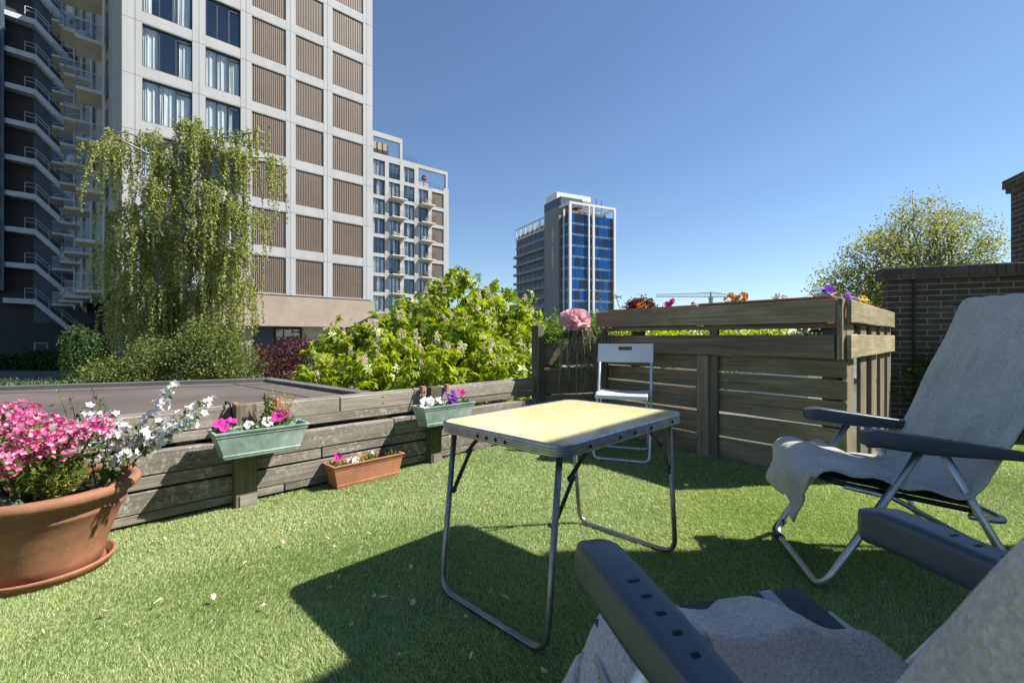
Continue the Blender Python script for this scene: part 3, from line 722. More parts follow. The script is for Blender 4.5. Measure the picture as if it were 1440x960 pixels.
def board(parent, name, mat, x0, x1, y0, y1, z0, z1, tilt=0.0, loc=None, rz=0):
    q = MB(); n = 6                                                  # slightly wavy edges so no two boards are ruler straight
    ph = random.random()*6; L = x1-x0
    for i in range(1): pass
    vs = []; fs = []
    for i in range(n+1):
        x = x0+L*i/n; wz = .0022*math.sin(ph+i*1.7); wy = .0015*math.sin(ph*2+i*1.1)
        dz = tilt*(x-(x0+x1)/2)
        for (y, zz) in ((y0+wy, z0+wz+dz), (y1+wy, z0+wz+dz), (y1+wy, z1+wz*.6+dz), (y0+wy, z1+wz*.6+dz)): vs.append((x, y, zz))
    for i in range(n):
        for k in range(4): fs.append((i*4+k, i*4+(k+1) % 4, (i+1)*4+(k+1) % 4, (i+1)*4+k))
    fs.append((3, 2, 1, 0)); fs.append(tuple(n*4+k for k in range(4)))
    q.add(vs, [f[::-1] for f in fs])
    o = q.build(name, mat, parent, bevel=.0035, seg=1)
    if loc: o.location = loc; o.rotation_euler = (0, 0, rz)
    return o
FA = math.atan2(.6966, .7175)
def low_fence():
    T = thing('timber_fence', 'low weathered grey timber plank fence along the left edge of the lawn', 'fence', (-1.757, 2.0, 0), FA)
    W = M['wood_fence']
    rows = [(.403, .492, .0, .024, [-2.6, -.35, 1.02, 2.715]), (.352, .3995, .002, .024, [-2.6, .52, 2.715]),
            (.222, .326, -.034, .026, [-2.6, -.1, 1.36, 2.715]), (.162, .2185, -.030, .0, [-2.6, .9, 2.715]),
            (.060, .152, -.032, .0, [-2.6, -.42, .98, 2.715]), (.014, .0565, -.030, .0, [-2.6, .7, 2.715])]
    for z0, z1, y0, y1, xs in rows:
        for a, b in zip(xs, xs[1:]): board(T, 'plank', W, a+.003, b-.003, y0, y1, z0, z1, random.uniform(-.002, .002))
    board(T, 'top_rail', W, -2.6, 2.71, .026, .06, .475, .500)
    for x in (-1.6, -.55, .24, 1.28, 2.3):
        q = MB(); q.box(x, x+.07, .028, .09, -.1, .47); q.build('back_post', M['wood_post'], T)
    for x in (.05, .16, 1.08, 1.2, 1.9): 
        q = MB(); q.box(x, x+.055, .001, .02, .1505, .1675); q.build('spacer', M['wood_post'], T)
    for x, w in ((.452, .10), (1.60, .09)):
        q = MB(); q.box(x, x+w, -.095, -.036, .0, .515); q.build('post', M['wood_post'], T, bevel=.004, seg=1)
        q = MB(); q.box(x+.02, x+w-.003, -.10, -.0955, .0, .06); q.build('post_foot', W, T)
    q = MB(); q.box(2.72, 2.80, -.04, .04, 0, .95); q.build('end_post', M['wood_post'], T, bevel=.004, seg=1)
    # nail heads
    q = MB()
    for x in (-.5, .28, 1.30, 2.33):
        for z in (.43, .47, .245, .29, .085, .125): q.add([(x+.004*math.cos(a), -.0355 if z < .35 else -.001, z+.004*math.sin(a)) for a in [i*math.pi/4 for i in range(8)]], [tuple(range(7, -1, -1))])
    q.build('nail_heads', M['black_metal'], T)
low_fence()
def low_panel():
    T = thing('low_plank_screen', 'short dark plank screen between fence end post and wooden planter, under the peony', 'screen', (.245, 3.955, 0), R(12.8))
    for z0, z1 in ((.61, .80), (.355, .585), (.10, .345), (-.02, .085)): board(T, 'plank', M['wood_plant'], 0, .56, 0, .025, z0, z1, .004)
    q = MB(); q.box(.49, .55, -.03, -.002, 0, .86); q.build('post', M['wood_plant_v'], T, bevel=.003, seg=1)
    q = MB(); q.box(.05, .11, .027, .06, 0, .78); q.build('post', M['wood_post'], T)
low_panel()
def pallet_planter():
    T = thing('wooden_planter', 'tall planter of weathered pallet boards with two pale top rails, behind the white chair', 'planter', (.793, 4.07, 0), math.atan2(-.787, .617))
    L = 1.81; P = M['wood_plant']
    board(T, 'top_rail', P, 0, L-.004, -.062, -.034, .935, 1.070)
    board(T, 'top_rail', P, 0, L-.012, -.062, -.034, .725, .865)
    for z0, z1 in ((.615, .722), (.49, .603), (.327, .478), (.158, .313), (0, .146)):
        board(T, 'front_board', P, .02, L+.03, .0, .022, z0, z1, random.uniform(-.004, .004))
    for x in (.03, 1.03): 
        q = MB(); q.box(x, x+.06, -.033, -.002, .0, 1.06); q.build('post', M['wood_plant_v'], T, bevel=.003, seg=1)
    q = MB(); q.box(.95, 1.035, -.060, -.034, .0, .72); q.build('post', M['wood_plant_v'], T, bevel=.003, seg=1)
    q = MB(); q.box(L, L+.026, -.066, .0-.003, .72, 1.072); q.build('corner_post', M['wood_plant_v'], T, bevel=.003, seg=1)
    q = MB(); q.box(L-.1, L-.02, .024, .08, 0, .93); q.build('post', M['wood_post'], T)
    # the side that runs back towards the brick wall
    loc = (L+.028, -.0, 0); rz = math.atan2(.99, -.112)
    S = M['wood_side']
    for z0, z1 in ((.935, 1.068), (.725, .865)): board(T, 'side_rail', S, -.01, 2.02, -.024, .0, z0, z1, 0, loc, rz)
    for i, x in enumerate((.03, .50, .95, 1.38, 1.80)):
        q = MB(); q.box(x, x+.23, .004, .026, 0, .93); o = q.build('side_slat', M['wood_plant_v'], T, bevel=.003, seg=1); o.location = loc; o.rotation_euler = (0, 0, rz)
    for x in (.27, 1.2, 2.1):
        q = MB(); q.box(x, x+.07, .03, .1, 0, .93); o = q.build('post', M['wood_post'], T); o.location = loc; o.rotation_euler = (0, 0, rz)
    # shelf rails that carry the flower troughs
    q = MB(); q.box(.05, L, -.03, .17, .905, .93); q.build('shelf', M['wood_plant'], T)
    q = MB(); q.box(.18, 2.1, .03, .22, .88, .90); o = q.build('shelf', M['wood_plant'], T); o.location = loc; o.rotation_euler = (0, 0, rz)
    # left side and back, seen through the gaps
    for z0, z1 in ((.0, .25), (.3, .52)):
        q = MB(); q.box(-.02, .0, .024, 1.9, z0, z1); q.build('far_board', P, T)
    q = MB(); q.box(.3, .40, .04, .10, .55, .9); q.build('brace', M['wood_post'], T)
    return T
PLANTER = pallet_planter()

# ------------------------------------------------------------------ pots and boxes
def trough(name, label, loc, rz, L, Wd, H, mat, taper=.86, lip=.014, group=None, cat='planter'):
    """tapered open box with a rolled lip, walls and soil; origin at the centre of its base"""
    T = thing(name, label, cat, loc, rz, group)
    a, b = L/2, Wd/2; ta = a-(1-taper)*Wd; tb = b*taper
    th = .005
    def ring(x, y, z): return [(-x, -y, z), (x, -y, z), (x, y, z), (-x, y, z)]
    rings = [ring(ta, tb, 0), ring(ta+(a-ta)*.14, tb+(b-tb)*.14, H*.10), ring(ta+(a-ta)*.14+.003, tb+(b-tb)*.14+.003, H*.13), ring(ta+(a-ta)*.14, tb+(b-tb)*.14, H*.16),
             ring(a-.004, b-.004, H*.80), ring(a, b, H*.82), ring(a-.001, b-.001, H*.88), ring(a+.001, b+.001, H*.9), ring(a+lip*.4, b+lip*.4, H*.93), ring(a+lip*.5, b+lip*.5, H), ring(a-lip*.5, b-lip*.5, H), ring(a-lip*.5-th, b-lip*.5-th, H*.6)]
    vs = sum(rings, []); fs = [(3, 2, 1, 0)]
    for i in range(len(rings)-1):
        for k in range(4): fs.append((i*4+k, i*4+(k+1) % 4, (i+1)*4+(k+1) % 4, (i+1)*4+k))
    q = MB(); q.add(vs, fs); q.build('shell', mat, T, bevel=.004, seg=2)
    s = MB(); nu, nv = 24, 6
    s.grid(lambda i, j: ((-1+2*i)*(a-lip*.5-th*.6), (-1+2*j)*(b-lip*.5-th*.6), H*.80+.008*math.sin(i*31)*math.sin(j*11+i*9)), nu, nv)
    s.build('soil', M['soil'], T, True)
    return T
def fpt(x, y, z): return Vector((-1.757+.7175*x-.6966*y, 2.0+.6966*x+.7175*y, z))
BOXES = {}
for key, x, lab in (('a', .545, 'long verdigris green metal window box with magenta petunias on the fence post nearest the pot'), ('b', 1.655, 'verdigris green window box with white and purple flowers hung on the fence beside the table')):
    T = trough('window_box', lab, fpt(x, -.170, .278), FA, .41, .14, .132, M['verdigris'], .72, .012, 'green window boxes hooked on the timber fence', 'window box')
    BOXES[key] = T
    for dx in (-.10, .10):
        s = MB()
        s.tube([(dx-.0, .075, .02), (dx, .075, .12), (dx, .145, .235), (dx, .19, .240), (dx, .235, .238), (dx, .238, .20)], .0045, 6)
        s.build('hook', M['black_metal'], T, True)
        c = MB(); c.box(dx+.012, dx+.036, .128, .164, .190, .240); c.build('clip', M['rust_clip'], T, bevel=.004)
TR = trough('flower_trough', 'long terracotta coloured trough standing on the lawn against the fence', fpt(1.128, -.105, 0), FA+R(1.5), .44, .135, .135, M['terracotta2'], .80, .016, None, 'trough')

def round_pot():
    c = (-1.70, 1.655, 0)
    T = thing('flower_pot', 'big round terracotta pot with rolled rim full of pink and white flowers', 'flower pot', (c[0], c[1], .012))
    prof = [(.0, .0), (.150, .0), (.158, .006), (.168, .05), (.185, .11), (.205, .165), (.222, .205), (.228, .212), (.231, .220), (.228, .228), (.238, .252), (.243, .262), (.262, .268), (.272, .278), (.274, .292), (.268, .304), (.250, .308), (.240, .300), (.232, .27), (.22, .24)]
    q = MB(); q.lathe(prof, 72); q.build('shell', M['terracotta'], T, True)
    s = MB(); s.grid(lambda i, j: (i*.232*math.cos(j*6.2832), i*.232*math.sin(j*6.2832), .262+.012*math.sin(i*9+j*12)*i), 8, 40); s.build('soil', M['soil'], T, True)
    S = thing('pot_saucer', 'round terracotta saucer under the big flower pot', 'saucer', (c[0], c[1], 0))
    q = MB(); q.lathe([(0, .002), (.172, .002), (.184, .006), (.195, .028), (.199, .036), (.195, .040), (.187, .036), (.176, .014), (.168, .010), (0, .010)], 72); q.build('dish', M['terracotta'], S, True)
    st = MB(); st.lathe([(.001, -.02), (.03, -.018), (.05, -.004), (.054, .008), (.046, .022), (.026, .031), (.001, .033)], 20, (0, 0, 0), 1.15, .8)
    o = st.build('garden_stone', mat_plain('mossy_stone', (.07, .085, .055), .8, 0, .4, 20, .5), None, True); o.location = (-1.70+.055, 1.655-.19, .30)
    tag(o, 'rounded dark mossy stone lying in the big flower pot', 'stone')
round_pot()

# ------------------------------------------------------------------ camping table
t = NT('brushed_aluminium'); v = t.coord((1, 1, 1)); t.set(.32, .9, .5, t.ramp(t.noise(v, 30, 4), [(.3, (.36, .36, .37)), (.7, (.56, .56, .57))])); t.bump(t.noise(v, 220, 2), .05, .001); M['alu'] = t.m
t = NT('dull_steel_tube'); v = t.coord(); t.set(.36, .85, .5, t.ramp(t.noise(v, 22, 5), [(.3, (.20, .19, .18)), (.7, (.33, .32, .31))])); M['steel_tube'] = t.m
t = NT('chrome_tube'); v = t.coord(); t.set(.38, .9, .5, t.ramp(t.noise(v, 18, 4), [(.3, (.44, .45, .46)), (.7, (.60, .61, .62))])); M['chrome'] = t.m
t = NT('cream_yellow_laminate'); v = t.coord()
c = t.ramp(t.noise(v, 3.2, 6, .7, .4), [(.3, (.68, .55, .25)), (.55, (.76, .65, .34)), (.75, (.80, .73, .47))])
c = t.mix(t.ramp(t.noise(v, 70, 5, .7), [(.63, (0, 0, 0)), (.8, (.22,)*3)]), c, (.45, .36, .2))
t.set(.16, 0, .5, c); t.link(t.ramp(t.noise(v, 6, 5, .7), [(.3, (.10,)*3), (.8, (.26,)*3)]), t.b.inputs['Roughness']); M['laminate'] = t.m
def rrect(a, b, r, n=8):
    out = []
    for (cx, cy, a0) in ((a-r, b-r, 0), (-a+r, b-r, 90), (-a+r, -b+r, 180), (a-r, -b+r, 270)):
        out += arc((cx, cy), r, R(a0), R(a0+90), n)
    return out
def camping_table():
    T = thing('camping_table', 'folding camping table with cream yellow top, aluminium edge and bent tube legs', 'table', (.20, 1.645, 0), R(46))
    a, b, H = .382, .272, .565
    q = MB(); q.prism(rrect(a-.010, b-.010, .055), H-.008, H-.001); q.build('table_top', M['laminate'], T)
    prof = [(-.012, -.001), (-.008, .001), (-.003, .001), (0, -.003), (.0, -.009), (-.004, -.012), (-.002, -.014), (-.002, -.018), (-.004, -.0195), (-.002, -.021), (-.002, -.025), (-.004, -.0265), (-.002, -.028), (-.002, -.033), (-.005, -.036), (-.016, -.036), (-.016, -.012)]
    vs = []; fs = []; base = rrect(a, b, .06); n = len(base)
    for (o, z) in prof:
        vs += [(x, y, H+z) for x, y in rrect(a+o, b+o, .06+o)]
    for i in range(len(prof)-1):
        for k in range(n): fs.append((i*n+k, (i+1)*n+k, (i+1)*n+(k+1) % n, i*n+(k+1) % n))
    e = MB(); e.add(vs, fs); e.build('edge_frame', M['alu'], T)
    rv = MB()
    for x in (-.25, -.09, .0, .11, .27):
        rv.lathe([(0, .003), (.005, .002), (.006, 0)], 10)
        for i in range(len(rv.v)-30, len(rv.v)): px, py, pz = rv.v[i]; rv.v[i] = (x+px, -b-pz+.002, H-.021+py)
    for y in (.06, .02, -.02, -.06):
        rv.lathe([(0, .003), (.005, .002), (.006, 0)], 10)
        for i in range(len(rv.v)-30, len(rv.v)): px, py, pz = rv.v[i]; rv.v[i] = (-a-pz+.002, y+px, H-.021+py)
    rv.build('rivets', M['black_metal'], T)
    for s in (-1, 1):
        pts = smooth_path([(s*.335, .228, H-.03), (s*.392, .226, .010), (s*.392, -.226, .010), (s*.335, -.228, H-.03)], .06, 7)
        q = MB(); q.tube(pts, .0095, 12); q.build('leg_frame', M['steel_tube'], T, True)
        for y in (-1, 1):
            q = MB(); yy = y*.216
            p0 = Vector((s*.352, yy, .335)); p1 = Vector((s*.275, y*.222, .45)); p2 = Vector((s*.165, y*.226, H-.030))
            for A, B, off in ((p0, p1, -.005), (p1, p2, .005)):
                d = (B-A).normalized(); n_ = Vector((0, 1, 0)); w_ = d.cross(n_)*.0075
                A2 = A-d*.01; B2 = B+d*.01; o = Vector((0, off, 0)); h = Vector((0, .0018, 0))
                q.add([A2-w_+o-h, A2+w_+o-h, A2+w_+o+h, A2-w_+o+h, B2-w_+o-h, B2+w_+o-h, B2+w_+o+h, B2-w_+o+h], [(3, 2, 1, 0), (4, 5, 6, 7), (0, 1, 5, 4), (1, 2, 6, 5), (2, 3, 7, 6), (3, 0, 4, 7)])
            q.tube([p0+Vector((0, -.014, 0)), p0+Vector((0, .014, 0))], .006, 8); q.tube([p1+Vector((0, -.010, 0)), p1+Vector((0, .010, 0))], .006, 8)
            q.build('folding_brace', M['steel_brace'], T)
        q = MB(); q.box(s*.335-.012, s*.335+.012, -.24, .24, H-.030, H-.012); q.build('leg_socket', M['steel_tube'], T)
M['steel_brace'] = mat_plain('dark_brace_steel', (.10, .10, .10), .45, .7)
camping_table()

# ------------------------------------------------------------------ white folding chair
def folding_chair():
    T = thing('folding_chair', 'white folding chair with a slot in its back, standing in front of the wooden planter', 'chair', (.80, 3.27, 0), R(-19.3))
    m = mat_plain('white_plastic', (.70, .71, .73), .4, 0, .04, 3); tb = mat_plain('pale_enamel_tube', (.56, .60, .66), .35, .3, .06, 5)
    hw = .188
    f = MB(); f.tube(smooth_path([(-hw, .165, .79), (-hw, .07, .46), (-hw, -.175, .012), (hw, -.175, .012), (hw, .07, .46), (hw, .165, .79)], .045, 6), .0095, 10); f.build('back_frame', tb, T, True)
    r = MB(); k = hw-.022; r.tube(smooth_path([(-k, -.13, .425), (-k, .19, .012), (k, .19, .012), (k, -.13, .425)], .045, 6), .009, 10); r.build('rear_leg_frame', tb, T, True)
    def panel(x0, x1, s0, s1, hole):
        # bent sheet following the back frame, with a grip slot
        q = MB(); nx, nz = 40, 14; pt = lambda i, j: (x0+(x1-x0)*i/nx, .165-.024*(1-j/nz)*1.5-.012-.014*(1-(2*i/nx-1)**2), s0+(s1-s0)*j/nz)
        vs = [pt(i, j) for i in range(nx+1) for j in range(nz+1)]
        fs = [(i*(nz+1)+j, (i+1)*(nz+1)+j, (i+1)*(nz+1)+j+1, i*(nz+1)+j+1) for i in range(nx) for j in range(nz) if not (hole[0] <= i < hole[1] and hole[2] <= j < hole[3])]
        q.add(vs, fs); return q
    panel(-hw-.012, hw+.012, .665, .800, (15, 25, 9, 12)).build('backrest', m, T, False, 0, .012)
    s = MB(); s.grid(lambda u, v: (-hw+.012+(2*hw-.024)*u, -.17+.33*v, .452-.010*math.sin(u*3.1416)+.006*(1-v)-(.012*(1-v*12) if v < .083 else 0)), 16, 12); s.build('seat', m, T, True, 0, .014)
    e = MB(); e.box(-hw+.012, hw-.012, -.182, -.168, .425, .452); e.build('seat_lip', m, T, bevel=.004)
    a = MB(); 
    for x in (-hw, hw): a.tube([(x-.01, -.0, .44), (x+.01, 0, .44)], .012, 8)
    a.build('hinge', tb, T, True)
folding_chair()

# ------------------------------------------------------------------ recliner chairs with towels
M['arm'] = mat_plain('navy_grey_plastic', (.052, .061, .080), .36, 0, .08, 9, .06, .5, bscale=300, bdist=.001)
M['slot'] = mat_plain('slot_hole', (.004, .004, .005), .8)
M['dark_plastic'] = mat_plain('black_foot_plastic', (.015, .016, .02), .5)
def sling_mat():
    t = NT('woven_sling'); v = t.coord()
    w1 = t.add('ShaderNodeTexWave'); w1.inputs['Scale'].default_value = 130; w1.bands_direction = 'X'; t.link(v, w1.inputs['Vector'])
    w2 = t.add('ShaderNodeTexWave'); w2.inputs['Scale'].default_value = 130; w2.bands_direction = 'Y'; t.link(v, w2.inputs['Vector'])
    mx = t.add('ShaderNodeMath', operation='MULTIPLY'); t.link(w1.outputs['Fac'], mx.inputs[0]); t.link(w2.outputs['Fac'], mx.inputs[1])
    t.set(.6, 0, .3, t.ramp(mx.outputs[0], [(.1, (.025, .035, .042)), (.6, (.10, .13, .145))])); t.bump(mx.outputs[0], .4, .002); return t.m
M['sling'] = sling_mat(); M['sling_stripe'] = mat_plain('pale_sling_stripe', (.30, .34, .38), .6, 0, .15, 60)
def towel_mat(name, lo, hi):
    t = NT(name); v = t.coord()
    f = t.noise(v, 150, 3, .7); b = t.noise(v, 5, 4)
    c = t.ramp(f, [(.3, lo), (.68, hi)]); c = t.mix(1.0, c, t.ramp(b, [(.3, (.86,)*3), (.7, (1.08,)*3)]), 'MULTIPLY')
    t.set(.95, 0, .1, c); t.b.inputs['Sheen Weight'].default_value = .25
    vo = t.add('ShaderNodeTexVoronoi'); vo.inputs['Scale'].default_value = 260; t.link(v, vo.inputs['Vector'])
    ad = t.add('ShaderNodeMath', operation='ADD'); t.link(vo.outputs['Distance'], ad.inputs[0]); t.link(f, ad.inputs[1]); t.bump(ad.outputs[0], .85, .004); return t.m
M['towel_grey'] = towel_mat('grey_terry', (.47, .435, .40), (.71, .665, .615)); M['towel_taupe'] = towel_mat('taupe_terry', (.54, .445, .395), (.79, .675, .61))

def polyline(pts, n=160):
    """points (y,z) -> dense list by arc length, lightly smoothed"""
    P = np.array(pts, float); d = np.r_[0, np.cumsum(np.linalg.norm(np.diff(P, axis=0), axis=1))]
    s = np.linspace(0, d[-1], n); Q = np.stack([np.interp(s, d, P[:, 0]), np.interp(s, d, P[:, 1])], 1)
    for _ in range(6):
        Q[1:-1] = .25*Q[:-2]+.5*Q[1:-1]+.25*Q[2:]
    return Q, s
def recliner(label, loc, rz, seat_front, seat_rear, back_top, rear_foot=-.47, hwid=.24, tip=.560, slope=.125, twist=0):
    sk = lambda x, z: -twist*(.2-x)*min(1, max(0, (z-.35)/.63))
    T = thing('reclining_chair', label, 'lounge chair', loc, rz, 'folding reclining garden chairs')
    for s in (-1, 1):
        q = MB(); n = 32                                            # moulded armrest: rounded nose, flat top, tapering to its hinge
        st = [(.0, .12, .20), (-.0015, .34, .38), (-.004, .52, .55), (-.008, .69, .70), (-.013, .82, .82), (-.019, .92, .91), (-.027, .98, .97), (-.045, 1, 1), (-.10, 1, 1), (-.18, .98, .98), (-.28, .88, .80), (-.36, .72, .62), (-.43, .56, .50), (-.455, .50, .46), (-.466, .3, .3)]
        vs = []; fs = []
        for (y, sw, sh) in st:
            ztop = tip+slope*y if y < -.045 else tip-.0055-.21*(y+.045)
            hh = .057*sh; ww = .0315*sw
            for k in range(n):
                an = 2*math.pi*(k+.5)/n; c, d = math.cos(an), math.sin(an)
                ex = 2/6.0; px = ww*math.copysign(abs(c)**ex, c); pz = hh/2*math.copysign(abs(d)**ex, d)
                px *= 1-.10*(pz/hh+.5)
                vs.append((s*hwid+px, y, ztop-hh/2-(1-sh)*.006+pz))
        for i in range(len(st)-1):
            for k in range(n): fs.append((i*n+k, (i+1)*n+k, (i+1)*n+(k+1) % n, i*n+(k+1) % n))
        fs.append(tuple(range(n))); fs.append(tuple((len(st)-1)*n+k for k in range(n-1, -1, -1)))
        q.add(vs, fs); o = q.build('armrest', M['arm'], T, True)
        for i in range(5):
            y = -.132-.0285*i; zt = tip+slope*y; w_ = .0078-.0009*i
            c = MB(); c.prism([(s*hwid+px*(w_ if abs(px) > .5 else 1), y+py) for px, py in [(-1, -.0015), (-.85, -.0028), (.85, -.0028), (1, -.0015), (1, .0015), (.85, .0028), (-.85, .0028), (-1, .0015)]], zt-.006, zt+.0001)
            c.build('slot', M['slot'], o)
        zh = tip-.017-slope*.458; h = MB(); h.tube([(s*hwid-.02, -.458, zh), (s*hwid+.02, -.458, zh)], .012, 12); h.build('hinge', M['dark_plastic'], T, True)
    f = MB(); f.tube(smooth_path([(-hwid, -.175, .505), (-hwid, .11, .013), (hwid, .11, .013), (hwid, -.175, .505)], .07, 8), .0125, 12); f.build('front_leg_frame', M['chrome'], T, True)
    r = MB(); k = hwid-.004; r.tube(smooth_path([(-k, -.22, .505), (-k, rear_foot, .013), (k, rear_foot, .013), (k, -.22, .505)], .07, 8), .0125, 12); r.build('rear_leg_frame', M['chrome'], T, True)
    for y in (.11, rear_foot):
        for s in ((1,) if y > 0 else (-1, 1)):
            c = MB(); c.tube(smooth_path([(s*hwid, y+(.035 if y < 0 else -.035), .065), (s*hwid, y, .014), (s*(hwid-.085), y, .0145)], .055, 6), .0158, 10); c.build('foot_cap', M['dark_plastic'], T, True)
    sf, sr, bt = Vector((0, *seat_front)), Vector((0, *seat_rear)), Vector((0, *back_top))
    hs = .205
    def X(p, x): return (x, p.y+sk(x, p.z), p.z)
    dn = Vector((0, 0, -.008)); d = MB(); d.tube(smooth_path([X(sr+dn, -hs), X(sf+dn, -hs), X(sf+dn, hs), X(sr+dn, hs)], .05, 5), .0085, 10); d.build('seat_frame', M['dark_plastic'], T, True)
    hb = .168
    d = MB(); d.tube(smooth_path([X(sr, -hb), X(bt, -hb), X(bt, hb), X(sr, hb)], .07, 6), .011, 10); d.build('back_frame', M['dark_plastic'], T, True)
    zb = sr.z-.02
    d = MB(); d.tube(smooth_path([(-hs-.02, sr.y+.02, zb), (-hs-.02, sr.y-.085, zb-.01), (hs+.02, sr.y-.085, zb-.01), (hs+.02, sr.y+.02, zb)], .06, 6), .010, 10); d.build('rear_brace', M['chrome'], T, True)
    for s in (-1, 1):
        d = MB(); d.tube([(s*(hs+.015), sf.y-.05, sf.z-.02), (s*(hwid-.012), -.10, .33), (s*(hwid-.01), rear_foot*.72, .20)], .008, 8)
        d.build('side_link', M['chrome'], T, True)
    def sling(u, v):
        p = sf.lerp(sr, u); sag = .018*math.sin(math.pi*v)*math.sin(math.pi*min(1, u*1.0))
        return (-hs+2*hs*v, p.y, p.z-sag+.004)
    g = MB(); g.grid(sling, 12, 12); g.build('seat_sling', M['sling'], T, True, 0, .003)
    g = MB(); g.grid(lambda u, v: (.118+.026*v, sf.lerp(sr, u).y, sf.lerp(sr, u).z-.018*math.sin(math.pi*(.79+.06*v))*math.sin(math.pi*u)+.0075), 12, 2); g.build('sling_stripe', M['sling_stripe'], T, True, 0, .002)
    def bsl(u, v):
        p = sr.lerp(bt, u); xx = -hb+2*hb*v; return (xx, p.y+sk(xx, p.z)-.012*math.sin(math.pi*v), p.z)
    g = MB(); g.grid(bsl, 12, 10); g.build('back_sling', M['sling'], T, True, 0, .003)
    return T
def towel(name, label, loc, rz, path, mat, hw, start, fold, end=None, nu=190, nv=110, wrap=0, group=None, twist=0, sidehang=0):
    Q, S = polyline(path); tot = S[-1]
    tg = np.gradient(Q, axis=0); tg /= np.linalg.norm(tg, axis=1, keepdims=True)
    nr = np.stack([-tg[:, 1], tg[:, 0]], 1)                          # normal of the path
    if nr[len(nr)//2, 1] < 0: nr = -nr
    uu, vv = np.meshgrid(np.linspace(0, 1, nu), np.linspace(0, 1, nv), indexing='ij')
    s0 = start(vv); s1 = tot if end is None else end(vv)
    s = s0+(s1-s0)*uu
    sn = s/tot
    h = hw(sn)
    r = (vv*2-1)*h
    y = np.interp(s, S, Q[:, 0]); z = np.interp(s, S, Q[:, 1]); ny = np.interp(s, S, nr[:, 0]); nz = np.interp(s, S, nr[:, 1])
    k = fold(sn, r, vv, s)
    if wrap:                                                        # the left margin rolls round the frame of the back and hangs behind it
        t = np.clip((wrap-vv)/wrap, 0, 1); on = np.clip((sn-.50)/.12, 0, 1); a = np.minimum(t*2.2, 1)*np.pi/2; e = np.maximum(t-.4545, 0)
        rw = -.178-.045*np.sin(a)-.01*np.sin(sn*40)*e; kw = k-.045*(1-np.cos(a))-e*.34
        r0 = np.where(vv < wrap, -.178-(wrap-vv)*2*h*.0, r); r1 = np.where(vv < wrap, rw, -.178+(vv-wrap)/(1-wrap)*(h+.178))
        r = r*(1-on)+r1*on; k = np.where(vv < wrap, k*(1-on)+kw*on, k)
    if sidehang: 
        on2 = np.clip((.66-s)/.06, 0, 1); hg = np.clip((.17-vv)/.17, 0, 1); k = k-on2*hg**1.4*sidehang; r = r-on2*.02*hg**2
    y = y-twist*(.2-r)*np.clip((z-.35)/.63, 0, 1)
    P = np.stack([r, y+ny*k, z+nz*k], -1).reshape(-1, 3)
    idx = np.arange(nu*nv).reshape(nu, nv)
    F = np.stack([idx[:-1, :-1], idx[:-1, 1:], idx[1:, 1:], idx[1:, :-1]], -1).reshape(-1, 4)
    o = np_mesh(name, P, F, mat, None, True); o.location = loc; o.rotation_euler = (0, 0, rz)
    q = o.modifiers.new('solid', 'SOLIDIFY'); q.thickness = .007; q.offset = 1
    return tag(o, label, 'towel', group)
def ridge(x, c, w): return np.exp(-((x-c)/w)**2)

# far chair: faces left, seen from its left side
fa = math.atan2(-.97, -.24)+math.pi/2+math.pi                       # local +y is the facing direction (-.97,.24)
fa = math.atan2(.24, -.97)-math.pi/2
FAR = (1.19, 1.716, 0)
recliner('grey reclining garden chair with navy armrests facing the table, under the smooth grey towel', FAR, fa, (.085, .375), (-.325, .31), (-.622, .985), twist=.26)
def fold_far(sn, r, v, s):
    b = np.clip((sn-.40)/.12, 0, 1)*np.clip((.80-sn)/.12, 0, 1)
    k = .018*ridge(r, .10-.32*(sn-.7), .022)+.016*ridge(r, -.02-.25*(sn-.75), .020)+.017*ridge(r, -.13+.10*(sn-.7), .018)+.013*ridge(r, .17-.1*(sn-.7), .016)
    for c0, m, wd, am in ((-.17, .30, .010, .010), (-.09, -.12, .012, .012), (-.05, .22, .008, .009), (.02, -.30, .011, .012), (.06, .12, .009, .010), (.13, -.25, .012, .011), (.18, .05, .009, .009)):
        k = k+am*ridge(r, c0+m*(sn-.62), wd)
    k = k*b+.006*np.sin(r*38+sn*9)*b
    se = np.clip((.40-sn)/.1, 0, 1)
    k = k+se*(.006*np.sin(r*34+sn*26)+.011*ridge(sn, .16+.35*r, .018)+.014*ridge(sn, .25-.25*r, .022)+.008*np.sin(sn*70+r*12))
    return k+.010+.008*se+.004*np.sin(r*90+sn*40)*.5
towel('bath_towel', 'smooth blue-grey towel draped over the far reclining chair, its corner hanging off the seat front', FAR, fa,
      [(.135, .13), (.128, .22), (.118, .33), (.105, .385), (.06, .398), (-.06, .375), (-.20, .345), (-.275, .345), (-.33, .40), (-.40, .56), (-.50, .81), (-.565, .985), (-.585, 1.005), (-.612, .99), (-.63, .93), (-.62, .80), (-.60, .70)], M['towel_grey'],
      lambda s: .235+.035*np.exp(-((s-.36)/.09)**2)-.022*np.clip((s-.55)*2.2, 0, 1)-.02*np.exp(-(s/.1)**2),
      lambda v: .135-.045*np.exp(-((v-.75)/.25)**2)-.085*np.exp(-((v-.27)/.13)**2)+.11*np.clip((.17-v)/.10, 0, 1), fold_far, twist=.26)
